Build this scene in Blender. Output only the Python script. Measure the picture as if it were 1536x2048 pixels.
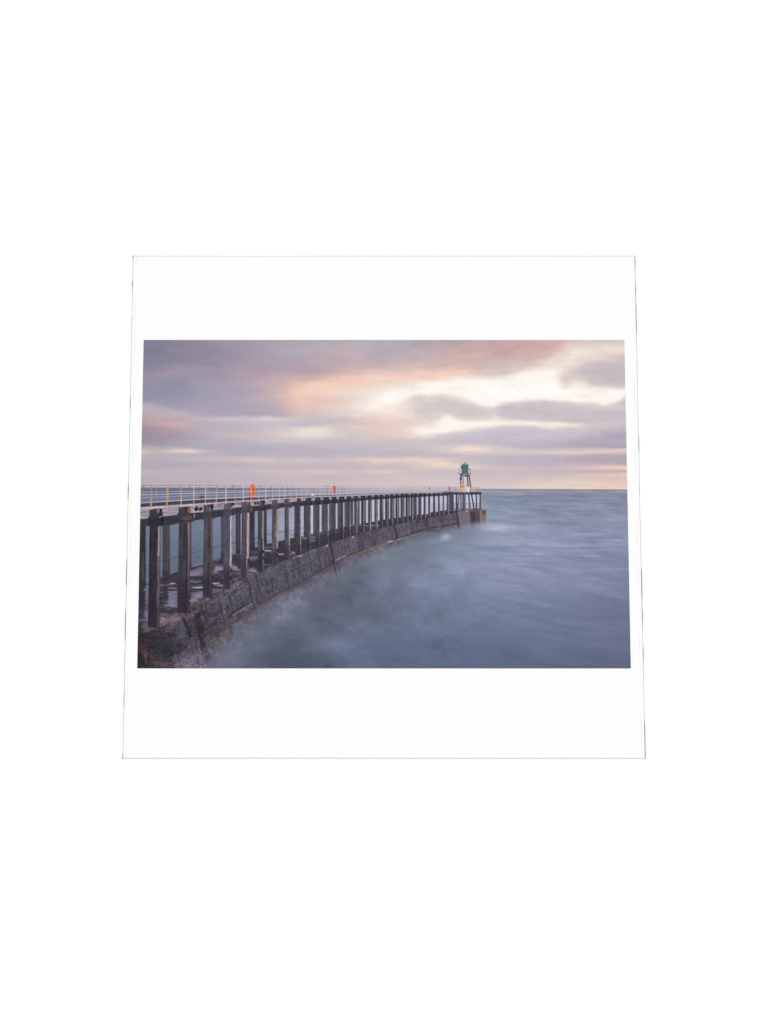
import bpy, math
import numpy as np
from mathutils import Vector

# ------------------------------------------------------------ clean start
for o in list(bpy.data.objects):
    bpy.data.objects.remove(o, do_unlink=True)
scene = bpy.context.scene
COL = scene.collection

# ------------------------------------------------------------ camera
SIDE = 0.148                 # the card is 148 mm square
THICK = 0.0012               # 1.2 mm board
TILT, DIST, AIM = 0.192710107, 4.71843842 * SIDE, -0.01984741 * SIDE
cam_d = bpy.data.cameras.new("camera")
cam = bpy.data.objects.new("camera", cam_d)
COL.objects.link(cam)
cam.location = (0, AIM - DIST * math.sin(TILT), THICK + DIST * math.cos(TILT))
cam.rotation_euler = (TILT, 0, 0)
cam_d.sensor_fit = 'VERTICAL'
cam_d.sensor_height = 24.0
cam_d.lens = 4830.04466 * 24.0 / 2048
cam_d.clip_start = 0.01
cam_d.clip_end = 50
scene.camera = cam

# ------------------------------------------------------------ light: one big studio softbox overhead, pale studio walls
world = bpy.data.worlds.new("World")
scene.world = world
world.use_nodes = True
bg = world.node_tree.nodes["Background"]
bg.inputs[0].default_value = (1, 1, 1, 1)
bg.inputs[1].default_value = 0.38
soft = bpy.data.lights.new("softbox", 'AREA')
soft.shape = 'SQUARE'
soft.size = 1.6
soft.energy = 46.5
soft_o = bpy.data.objects.new("softbox", soft)
COL.objects.link(soft_o)
soft_o.location = (0, 0, 2.2)

scene.view_settings.view_transform = 'Standard'
scene.view_settings.look = 'None'
scene.view_settings.exposure = 0
scene.view_settings.gamma = 1
scene.view_settings.use_curve_mapping = False
LUX = 1.20                   # brightness an albedo of 1 reaches under these lamps

# ------------------------------------------------------------ helpers
def props(o, **k):
    for a, b in k.items():
        o[a] = b

def link(name, mesh, parent=None):
    o = bpy.data.objects.new(name, mesh)
    COL.objects.link(o)
    if parent: o.parent = parent
    return o

def material(name, rough=.75):
    m = bpy.data.materials.new(name)
    m.use_nodes = True
    b = m.node_tree.nodes["Principled BSDF"]
    b.inputs["Roughness"].default_value = rough
    b.inputs["Specular IOR Level"].default_value = 0.0
    return m, m.node_tree, b

def mesh_from(name, verts, faces, mat, smooth=False):
    me = bpy.data.meshes.new(name)
    me.from_pydata(verts, [], faces)
    me.materials.append(mat)
    if smooth:
        me.polygons.foreach_set('use_smooth', [True] * len(me.polygons))
    me.update()
    return me
# ======================================================================
#  THE PRINTED PICTURE: painted in code as ink values on a fine raster
#  (raster units = the print's own units, x 270..1266, y 676..1341)
# ======================================================================
X0, Y0, X1, Y1, SS = 270.0, 676.0, 1266.0, 1341.0, 2
RW, RH = int((X1 - X0) * SS), int((Y1 - Y0) * SS)
gx = X0 + (np.arange(RW) + .5) / SS
gy = Y0 + (np.arange(RH) + .5) / SS
PX, PY = np.meshgrid(gx, gy)
PX = PX.astype(np.float32); PY = PY.astype(np.float32)
INK = np.zeros((RH, RW, 3), np.float32)
LAB = np.zeros((RH, RW), np.int8)
SKY, SEA, PIER, WALL, RAIL, BUOY, LIGHT = range(7)


def vnoise(x, y, seed):
    """smooth value noise, about -1..1"""
    r = np.random.RandomState(seed)
    T = r.rand(128, 128).astype(np.float32) * 2 - 1
    xi = np.floor(x).astype(np.int32); yi = np.floor(y).astype(np.int32)
    fx = x - xi; fy = y - yi
    fx = fx * fx * (3 - 2 * fx); fy = fy * fy * (3 - 2 * fy)
    a = T[yi & 127, xi & 127]; b = T[yi & 127, (xi + 1) & 127]
    c = T[(yi + 1) & 127, xi & 127]; d = T[(yi + 1) & 127, (xi + 1) & 127]
    return (a + (b - a) * fx) * (1 - fy) + (c + (d - c) * fx) * fy


def fbm(x, y, sx, sy, seed, octv=4, gain=.55):
    s = 0; amp = 1; tot = 0
    for k in range(octv):
        s = s + amp * vnoise(x / sx * 2 ** k + 17.3 * k, y / sy * 2 ** k + 9.1 * k, seed + k)
        tot += amp; amp *= gain
    return s / tot * 1.6


def sstep(a, b, x):
    t = np.clip((x - a) / (b - a), 0, 1)
    return t * t * (3 - 2 * t)


def rowfield(rows, x, y):
    """colour field from hand-set rows {y: [(x, r, g, b), ...]}"""
    ys = sorted(rows)
    xs = np.arange(240, 1300, 2.0)
    tab = []
    for yy in ys:
        p = sorted(rows[yy])
        xp = [q[0] for q in p]
        tab.append(np.stack([np.interp(xs, xp, [q[k + 1] for q in p]) for k in range(3)], 1))
    tab = np.array(tab, np.float32) / 255
    ker = np.exp(-.5 * (np.arange(-9, 10) / 3.5) ** 2); ker /= ker.sum()
    for a in range(len(ys)):
        for k in range(3):
            tab[a, :, k] = np.convolve(np.pad(tab[a, :, k], 9, 'edge'), ker, 'valid')
    fi = np.clip(np.interp(y, ys, np.arange(len(ys))), 0, len(ys) - 1.0001)
    i = np.floor(fi).astype(np.int32); t = (fi - i)
    t = (.55 * t + .45 * t * t * (3 - 2 * t))[..., None].astype(np.float32)
    xx = np.clip((x - 240) / 2, 0, len(xs) - 1.001)
    j = np.floor(xx).astype(np.int32); u = (xx - j)[..., None].astype(np.float32)
    A = tab[i, j] * (1 - u) + tab[i, j + 1] * u
    B = tab[i + 1, j] * (1 - u) + tab[i + 1, j + 1] * u
    return A * (1 - t) + B * t


def box(x0, y0, x1, y1, pad=3):
    a = int(max(0, (x0 - pad - X0) * SS)); b = int(min(RW, (x1 + pad - X0) * SS + 1))
    c = int(max(0, (y0 - pad - Y0) * SS)); d = int(min(RH, (y1 + pad - Y0) * SS + 1))
    return slice(c, max(c, d)), slice(a, max(a, b))


def put(sl, m, col, lab):
    if m.size == 0: return
    c = np.asarray(col, np.float32) / 255
    if c.ndim > 1: c = c * 1.0
    INK[sl] = INK[sl] * (1 - m[..., None]) + c * m[..., None]
    if lab is not None: LAB[sl][m > .5] = lab


def polymask(pts, sl, soft, warp=None):
    x = PX[sl]; y = PY[sl]
    if warp:                                   # (amount x, amount y, size, seed): ragged outline
        ax_, ay_, sz, sd = warp
        x, y = x + ax_ * fbm(x, y, sz * 1.8, sz, sd, 5, .6), y + ay_ * fbm(x, y, sz * 1.8, sz, sd + 20, 5, .6)
    inside = np.zeros(x.shape, bool); d2 = np.full(x.shape, 1e9, np.float32)
    n = len(pts)
    for i in range(n):
        ax, ay = pts[i]; bx, by = pts[(i + 1) % n]
        if ay != by:
            c = ((ay > y) != (by > y)) & (x < (bx - ax) * (y - ay) / (by - ay) + ax)
            inside ^= c
        L = (bx - ax) ** 2 + (by - ay) ** 2 + 1e-9
        t = np.clip(((x - ax) * (bx - ax) + (y - ay) * (by - ay)) / L, 0, 1)
        d2 = np.minimum(d2, (x - ax - t * (bx - ax)) ** 2 + (y - ay - t * (by - ay)) ** 2)
    d = np.sqrt(d2); d = np.where(inside, -d, d)
    return np.clip(.5 - d / soft, 0, 1) if soft < 3 else sstep(1, 0, .5 + d / soft)


def poly(pts, col, lab=None, alpha=1.0, soft=.6, tex=None, warp=None):
    xs = [p[0] for p in pts]; ys = [p[1] for p in pts]
    sl = box(min(xs), min(ys), max(xs), max(ys), soft + 1 + (14 if warp else 0))
    m = polymask(pts, sl, soft, warp) * alpha
    if tex is not None:
        c = np.asarray(col, np.float32) * (1 + tex[sl][..., None])
        put(sl, m, c, lab)
    else:
        put(sl, m, col, lab)


def rect(x0, y0, x1, y1, col, lab=None, alpha=1.0, soft=.6, tex=None):
    poly([(x0, y0), (x1, y0), (x1, y1), (x0, y1)], col, lab, alpha, soft, tex)


def line(pts, w, col, lab=None, alpha=1.0, soft=.7, jit=0, seed=1):
    xs = [p[0] for p in pts]; ys = [p[1] for p in pts]
    sl = box(min(xs), min(ys), max(xs), max(ys), w + soft + 1 + jit)
    x = PX[sl]; y = PY[sl]
    if x.size == 0: return
    if jit:
        x = x + jit * fbm(x, y, 9, 9, seed, 3); y = y + jit * fbm(x, y, 9, 9, seed + 50, 3)
    d = np.full(x.shape, 1e9, np.float32)
    for (ax, ay), (bx, by) in zip(pts[:-1], pts[1:]):
        L = (bx - ax) ** 2 + (by - ay) ** 2 + 1e-9
        t = np.clip(((x - ax) * (bx - ax) + (y - ay) * (by - ay)) / L, 0, 1)
        d = np.minimum(d, np.hypot(x - ax - t * (bx - ax), y - ay - t * (by - ay)))
    put(sl, np.clip(.5 + (w / 2 - d) / soft, 0, 1) * alpha * min(1, w / soft * 1.2), col, lab)


def blob(cx, cy, rx, ry, col, alpha=1.0, rag=.0, ang=0, seed=1, sx=14, sy=8, lab=None, hard=.5):
    sl = box(cx - 2 * rx, cy - 2 * max(rx * abs(np.sin(ang)), ry), cx + 2 * rx, cy + 2 * max(rx * abs(np.sin(ang)), ry))
    x = PX[sl] - cx; y = PY[sl] - cy
    if x.size == 0: return
    c, s = np.cos(ang), np.sin(ang)
    d = np.hypot((x * c + y * s) / rx, (-x * s + y * c) / ry)
    if rag: d = d + rag * fbm(PX[sl], PY[sl], sx, sy, seed, 4)
    put(sl, sstep(1 + hard, 1 - hard, d) * alpha, col, lab)


def interp(x, pts):
    return np.interp(x, [p[0] for p in pts], [p[1] for p in pts])


# ---------------------------------------------------------------- sky
SKYR = {
 678: [(285,122,124,144),(340,134,130,148),(400,150,142,158),(500,164,157,171),(600,172,166,178),(660,175,168,176),(720,183,174,183),(780,178,171,181),(840,174,165,175),(900,178,165,172),(930,192,165,167),(1000,200,166,167),(1060,205,170,164),(1110,210,176,168),(1140,215,186,177),(1165,214,198,190),(1210,205,195,192),(1247,210,199,196)],
 700: [(285,124,127,147),(340,132,132,150),(400,142,138,155),(460,150,146,162),(520,164,157,171),(600,178,170,182),(640,188,174,182),(700,191,176,184),(760,182,172,184),(820,185,172,182),(880,193,170,175),(930,204,171,168),(1000,202,169,168),(1060,204,172,166),(1110,212,178,170),(1130,226,198,187),(1150,232,214,204),(1180,228,213,206),(1220,232,214,204),(1247,240,222,212)],
 715: [(285,126,131,149),(350,134,135,152),(420,142,139,155),(500,158,152,167),(600,173,163,177),(650,186,169,176),(700,194,174,179),(760,183,170,181),(820,193,174,181),(870,202,176,177),(930,213,178,170),(980,205,177,173),(1040,208,176,171),(1080,215,182,173),(1110,228,202,190),(1140,240,223,214),(1180,225,211,205),(1220,222,204,199),(1250,221,196,190)],
 730: [(285,132,134,152),(350,145,141,157),(420,146,143,159),(500,163,154,168),(560,174,160,172),(600,176,160,174),(650,188,167,175),(700,200,176,177),(750,193,175,180),(800,203,180,181),(870,213,185,179),(930,216,181,171),(970,206,186,184),(1010,208,191,189),(1050,214,193,187),(1085,237,218,209),(1110,242,226,216),(1140,232,214,206),(1170,207,193,195),(1200,200,187,193),(1250,198,186,196)],
 745: [(285,140,137,155),(350,158,148,163),(420,152,149,165),(480,170,157,168),(560,184,164,172),(600,180,159,170),(640,190,165,170),(690,207,178,174),(740,212,186,181),(780,217,188,180),(830,225,194,182),(880,230,199,186),(930,234,200,183),(970,214,196,188),(1010,215,197,190),(1040,233,215,206),(1080,246,234,224),(1110,240,224,214),(1140,227,209,199),(1170,197,185,192),(1210,206,194,198),(1250,200,188,196)],
 757: [(285,145,141,159),(340,152,147,165),(420,158,153,169),(470,166,157,171),(530,188,167,174),(570,198,172,173),(600,207,176,170),(640,207,176,170),(680,226,191,175),(710,244,209,184),(740,248,215,191),(780,244,212,195),(820,240,211,196),(870,242,216,202),(910,250,232,218),(940,249,230,215),(970,244,229,217),(1010,245,233,223),(1060,252,244,234),(1100,250,240,230),(1125,236,214,202),(1150,228,212,202),(1180,212,198,198),(1220,200,186,192),(1250,196,184,192)],
 770: [(285,144,144,162),(340,143,144,163),(400,154,153,170),(460,163,159,174),(520,186,168,175),(560,202,177,174),(600,238,200,176),(640,245,211,187),(700,245,212,188),(740,240,213,196),(790,238,222,208),(830,245,229,215),(880,255,246,236),(930,255,249,241),(1000,255,250,242),(1100,255,250,244),(1130,238,222,210),(1160,248,234,222),(1200,232,218,212),(1250,224,208,205)],
 785: [(285,142,145,164),(340,140,144,163),(400,152,154,172),(480,166,162,177),(540,195,173,178),(570,215,184,174),(600,246,206,176),(640,244,214,192),(700,234,216,204),(740,240,228,218),(785,252,246,238),(820,246,233,221),(870,255,245,235),(930,255,250,243),(1110,255,251,245),(1150,255,248,240),(1200,254,245,234),(1250,252,242,232)],
 797: [(285,146,147,166),(340,150,150,169),(400,158,158,175),(480,168,164,179),(540,195,174,179),(600,240,202,180),(640,234,204,189),(700,229,213,204),(750,244,233,223),(785,255,250,243),(812,244,229,219),(830,232,215,208),(870,228,213,210),(905,240,226,216),(925,252,243,232),(940,254,248,240),(1040,255,250,243),(1075,254,246,238),(1150,255,248,238),(1200,254,244,232),(1236,252,241,230),(1252,226,212,208)],
 806: [(282,168,160,176),(310,160,156,174),(340,156,155,173),(420,164,162,178),(500,171,166,181),(560,198,176,181),(600,233,196,179),(640,231,202,189),(700,228,213,205),(745,248,238,228),(785,251,241,232),(815,238,221,212),(850,220,207,208),(880,214,202,207),(920,232,220,214),(950,236,224,217),(975,247,236,227),(995,252,243,233),(1012,228,214,209),(1060,214,203,206),(1110,216,204,204),(1150,232,212,202),(1190,240,219,204),(1205,252,241,229),(1232,243,226,213),(1252,214,201,204)],
 818: [(282,186,171,179),(305,178,168,177),(330,164,159,174),(400,164,164,179),(480,168,166,180),(560,187,171,180),(600,222,189,180),(640,226,199,191),(700,227,213,206),(735,249,239,229),(770,246,232,221),(800,244,228,216),(830,228,212,208),(855,215,204,208),(890,212,202,207),(930,211,201,206),(960,214,203,206),(985,228,214,210),(1000,207,197,203),(1050,200,190,200),(1102,202,192,200),(1150,206,194,200),(1200,207,195,200),(1250,208,196,204)],
 829: [(282,187,170,178),(330,186,176,184),(370,180,175,186),(420,170,168,182),(500,169,166,180),(560,186,171,180),(600,216,186,182),(640,215,195,194),(700,222,209,205),(720,236,224,217),(750,236,217,206),(800,245,225,212),(840,224,209,207),(870,222,206,202),(892,246,234,225),(912,220,207,207),(930,208,198,204),(960,212,200,204),(985,234,218,211),(1010,204,192,198),(1060,196,186,198),(1110,198,186,196),(1150,198,186,194),(1200,196,182,190),(1250,194,182,192)],
 838: [(282,178,157,167),(305,190,163,170),(340,198,169,174),(400,190,178,187),(450,194,188,196),(500,203,195,203),(535,217,208,212),(560,208,200,206),(600,206,193,198),(650,200,190,196),(700,212,198,198),(750,234,209,198),(790,245,215,197),(830,227,210,205),(860,230,217,210),(885,250,240,230),(910,246,228,216),(935,236,217,209),(960,230,212,206),(990,234,218,211),(1030,216,202,203),(1070,210,196,199),(1100,206,193,197),(1140,199,186,192),(1200,192,178,186),(1250,190,176,186)],
 848: [(282,170,148,162),(310,192,160,166),(345,200,168,170),(400,184,172,183),(450,184,177,189),(520,198,189,197),(600,196,187,196),(650,198,187,193),(700,215,198,196),(760,228,201,191),(800,232,206,196),(850,224,210,205),(880,242,230,222),(905,255,248,238),(950,254,245,234),(990,248,233,222),(1040,246,230,221),(1080,246,232,222),(1110,243,226,215),(1160,226,208,205),(1200,211,197,199),(1250,200,186,194)],
 859: [(282,162,142,159),(330,178,155,167),(380,182,167,178),(440,188,179,190),(520,197,186,193),(600,226,213,207),(640,231,219,210),(690,214,200,200),(760,226,201,193),(800,231,209,200),(840,251,238,226),(880,252,245,235),(915,243,232,224),(945,226,214,214),(970,216,205,209),(1010,206,197,206),(1060,204,196,206),(1110,213,201,206),(1150,211,198,202),(1200,201,187,194),(1250,195,183,194)],
 870: [(282,157,140,158),(330,164,149,166),(380,176,163,176),(440,194,180,188),(520,204,189,193),(600,229,215,208),(640,220,208,207),(700,207,195,200),(770,226,203,196),(800,224,204,199),(840,238,224,216),(870,222,211,212),(930,200,192,199),(980,191,187,202),(1040,193,188,204),(1090,197,190,206),(1150,194,184,196),(1200,180,172,188),(1250,172,166,184)],
 884: [(282,156,144,163),(350,163,154,172),(420,180,172,186),(500,190,181,191),(600,206,196,203),(660,198,188,198),(720,204,190,198),(780,206,191,195),(850,206,197,203),(930,196,189,200),(1000,190,184,200),(1060,192,184,200),(1120,186,178,194),(1180,179,171,187),(1250,176,168,188)],
 894: [(282,176,162,174),(330,168,162,178),(400,174,167,182),(500,179,173,185),(600,191,181,191),(700,196,184,194),(780,199,188,196),(850,205,192,197),(900,212,200,202),(935,228,210,204),(970,215,200,200),(1020,191,183,196),(1100,186,176,192),(1180,178,166,182),(1252,176,164,182)],
 899.5: [(282,196,178,182),(310,184,173,182),(340,186,176,184),(365,204,191,190),(395,204,191,190),(430,184,176,187),(520,180,172,184),(600,188,178,189),(700,191,181,191),(780,194,184,194),(850,204,190,195),(900,217,201,199),(930,243,226,211),(960,240,220,207),(1000,215,200,200),(1060,206,190,196),(1120,215,198,198),(1180,206,187,191),(1252,222,200,192)],
 904.5: [(282,224,203,184),(298,204,187,184),(320,194,181,186),(350,214,199,190),(372,232,212,193),(387,242,220,196),(402,198,186,190),(450,182,174,186),(520,183,174,186),(600,188,178,190),(700,190,180,190),(780,192,182,192),(850,202,187,192),(900,215,198,196),(930,224,207,200),(980,215,198,198),(1060,215,199,197),(1130,226,206,199),(1200,225,203,196),(1252,222,200,192)],
 911: [(282,204,185,182),(300,191,178,184),(350,189,177,186),(400,188,178,188),(450,187,176,187),(520,187,177,187),(600,190,180,190),(680,192,182,192),(780,194,184,194),(850,198,184,192),(930,200,187,196),(1000,193,183,195),(1060,192,182,196),(1120,191,179,193),(1200,186,172,185),(1252,182,170,183)],
 920: [(282,185,172,184),(350,186,176,188),(450,202,186,192),(520,213,197,196),(560,204,189,194),(600,211,195,197),(650,205,190,196),(710,217,196,192),(760,238,211,193),(800,228,205,196),(850,238,212,196),(870,235,209,195),(930,204,190,195),(1000,192,181,193),(1100,190,177,191),(1180,184,169,183),(1252,180,166,180)],
 927: [(282,178,167,182),(350,181,171,185),(420,189,177,187),(500,199,184,190),(600,197,184,192),(700,199,184,192),(760,224,201,194),(800,208,191,194),(850,229,206,194),(875,245,219,198),(900,234,212,200),(940,206,192,196),(1000,193,181,193),(1100,191,177,191),(1180,187,171,185),(1252,186,170,182)],
 935: [(282,180,168,183),(350,182,172,185),(420,187,175,186),(500,190,178,188),(600,192,180,190),(700,196,184,192),(800,203,187,191),(850,214,196,195),(900,226,204,196),(930,233,210,198),(970,211,195,195),(1050,200,186,192),(1120,205,188,190),(1180,224,197,189),(1220,239,207,187),(1252,254,221,184)],
 943: [(282,196,178,188),(350,192,177,188),(430,196,182,190),(520,202,186,190),(600,208,191,193),(620,216,197,194),(700,204,188,192),(770,222,201,194),(800,206,190,193),(860,204,189,193),(930,202,187,193),(1050,200,186,192),(1120,198,182,189),(1180,193,176,185),(1252,190,172,183)],
 949: [(282,191,175,187),(340,194,175,185),(420,192,179,190),(500,195,181,190),(600,205,188,192),(700,204,188,192),(800,205,189,193),(930,201,186,192),(1050,201,187,193),(1120,204,186,189),(1180,216,191,186),(1252,235,201,179)],
 956: [(282,184,171,184),(340,189,173,184),(420,189,177,189),(500,192,178,189),(600,202,185,192),(700,204,188,194),(800,207,191,194),(900,207,191,195),(1000,205,190,194),(1100,212,194,192),(1200,220,197,187),(1252,224,196,183)],
 968: [(282,183,170,183),(400,187,175,187),(500,193,179,190),(600,200,185,191),(700,205,190,195),(800,211,194,195),(900,213,195,197),(1000,213,196,196),(1060,220,201,194),(1130,228,206,194),(1252,236,206,186)],
 978: [(282,186,175,188),(400,194,181,191),(500,200,186,194),(600,202,187,193),(700,208,194,197),(800,214,197,198),(930,213,198,198),(1050,223,205,197),(1150,231,211,198),(1252,238,210,188)],
}
wx = 7 * fbm(PX, PY, 70, 22, 11, 5); wy = 2.6 * fbm(PX, PY, 60, 16, 31, 5)
calm = sstep(985, 900, PY) * .75 + .25
INK[:] = rowfield(SKYR, PX + wx * calm, PY + wy * calm)
# lit gaps and the clouds that stand against them
HOT = (255, 248, 243)
poly([(905, 764), (932, 760), (962, 757), (1000, 755), (1040, 749), (1066, 742), (1090, 737), (1110, 737), (1118, 744), (1114, 760), (1126, 780), (1150, 774), (1200, 779), (1256, 777), (1256, 788), (1240, 798), (1212, 807), (1190, 805), (1150, 803), (1100, 799), (1060, 798), (1012, 803), (990, 812), (975, 812), (945, 803), (925, 797), (918, 790), (880, 786), (850, 787), (825, 790), (800, 799), (780, 804), (758, 804), (772, 790), (786, 781), (830, 777), (872, 770)], HOT, None, .72, 20, None, (11, 6, 20, 1001))
poly([(1080, 724), (1110, 712), (1136, 704), (1160, 698), (1200, 690), (1256, 694), (1256, 706), (1210, 712), (1176, 722), (1150, 736), (1110, 742)], (240, 226, 216), None, .55, 22, None, (12, 8, 16, 1002))
poly([(960, 752), (985, 742), (1015, 736), (1040, 730), (1062, 722), (1050, 738), (1010, 750), (980, 756)], (214, 200, 196), None, .5, 14, None, (9, 5, 13, 1003))
poly([(1138, 700), (1150, 697), (1170, 704), (1160, 715), (1140, 720)], (244, 232, 222), None, 0.40, 16, None, (10, 6.2, 14, 1006))
poly([(1122, 768), (1120, 756), (1130, 748), (1152, 741), (1168, 732), (1184, 726), (1204, 719), (1225, 713), (1258, 709), (1258, 770), (1230, 773), (1200, 771), (1180, 769), (1160, 764), (1146, 763), (1134, 772)], (206, 193, 198), None, 0.58, 18, None, (10, 6.2, 20, 1011))
poly([(1160, 745), (1185, 733), (1215, 728), (1258, 722), (1258, 766), (1220, 768), (1190, 764)], (194, 182, 192), None, 0.44, 28, None, (10, 7.5, 20, 1016))
poly([(832, 862), (834, 857), (850, 858), (870, 859), (885, 836), (893, 829), (915, 838), (930, 844), (950, 844), (1000, 843), (1040, 841), (1080, 843), (1110, 847), (1160, 851), (1120, 856), (1080, 855), (1040, 849), (1000, 851), (975, 855), (930, 860), (880, 866), (850, 871), (838, 868)], (254, 246, 236), None, 0.60, 14, None, (8, 3.8, 16, 1021))
poly([(820, 803), (828, 794), (840, 790), (858, 792), (882, 790), (906, 792), (922, 797), (930, 804), (946, 806), (962, 812), (977, 816), (990, 823), (990, 832), (980, 838), (955, 838), (935, 838), (918, 838), (903, 834), (894, 830), (884, 831), (878, 840), (862, 842), (850, 836), (838, 828), (826, 813)], (216, 205, 205), None, 0.68, 14, None, (6, 3.8, 13, 1031))
poly([(840, 808), (870, 800), (900, 804), (930, 812), (965, 820), (980, 830), (940, 834), (900, 826), (860, 824)], (207, 197, 200), None, 0.48, 20, None, (6, 5.0, 13, 1036))
poly([(988, 824), (992, 811), (1005, 808), (1020, 806), (1040, 802), (1060, 800), (1085, 799), (1100, 802), (1130, 803), (1160, 806), (1190, 809), (1205, 812), (1216, 809), (1236, 806), (1244, 800), (1250, 792), (1260, 788), (1260, 852), (1200, 846), (1150, 842), (1110, 841), (1070, 842), (1040, 839), (1012, 838), (996, 834)], (208, 198, 202), None, 0.66, 12, None, (6, 3.8, 12, 1041))
poly([(1000, 832), (1010, 820), (1060, 815), (1120, 820), (1180, 822), (1260, 816), (1260, 846), (1180, 840), (1110, 836), (1050, 836)], (196, 186, 193), None, 0.60, 24, None, (8, 5.0, 14, 1046))
poly([(880, 872), (905, 864), (930, 860), (960, 858), (985, 854), (1010, 851), (1050, 853), (1075, 858), (1110, 860), (1150, 857), (1200, 858), (1200, 872), (1100, 880), (980, 882), (900, 880)], (203, 195, 204), None, 0.48, 14, None, (8, 3.8, 14, 1051))
poly([(282, 803), (300, 806), (320, 814), (345, 822), (380, 829), (420, 834), (460, 836), (520, 833), (560, 834), (600, 833), (600, 839), (540, 838), (480, 841), (420, 840), (370, 836), (330, 829), (300, 820), (282, 815)], (205, 193, 198), None, 0.36, 12, None, (8, 3.8, 18, 1061))
poly([(520, 836), (535, 833), (552, 836), (560, 840), (540, 841), (524, 840)], (224, 216, 218), None, 0.56, 9, None, (4, 2.5, 9, 1066))
poly([(596, 862), (615, 858), (650, 860), (662, 866), (640, 871), (610, 873), (597, 869)], (238, 226, 214), None, 0.48, 14, None, (8, 3.8, 14, 1071))
poly([(702, 829), (712, 826), (722, 832), (716, 835), (704, 833)], (246, 236, 228), None, 0.48, 9, None, (4, 2.5, 8, 1076))
poly([(725, 818), (745, 809), (765, 812), (790, 822), (770, 824), (745, 824)], (252, 242, 232), None, 0.48, 16, None, (6, 3.8, 12, 1081))
poly([(585, 784), (640, 761), (690, 749), (760, 744), (840, 742), (900, 741), (944, 734), (938, 750), (880, 759), (800, 762), (720, 765), (660, 774), (610, 796)], (250, 212, 186), None, .55, 17, None, (10, 5, 18, 1091))
poly([(560, 800), (600, 782), (660, 786), (700, 800), (660, 816), (600, 824), (570, 816)], (236, 198, 182), None, .45, 22, None, (10, 6, 18, 1096))
mv = sstep(600, 480, PX) * sstep(860, 810, PY)
INK += mv[..., None] * np.array([3, -1.5, 1], np.float32) / 255
fs = fbm(PX + 12 * fbm(PX, PY, 50, 16, 1131, 3), PY, 40, 7, 1121, 4, .55)
INK *= (1 + (.013 * fs * (.45 + .55 * sstep(720, 860, PY)) * (INK.mean(2) < .93))[..., None])
cm = fbm(PX + 6 * fbm(PX, PY, 18, 10, 1101, 3), PY, 26, 9, 1111, 5, .62) * sstep(850, 820, PY) * sstep(760, 840, PX)
INK *= (1 + .022 * cm)[..., None]
INK *= (1 + .012 * fbm(PX, PY, 60, 9, 71, 5))[..., None]
cl = fbm(PX, PY, 40, 16, 81, 5) * sstep(880, 760, PY)            # soft cloud mottling
INK += (cl * .014)[..., None] * np.array([1, .9, .8], np.float32)

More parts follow.
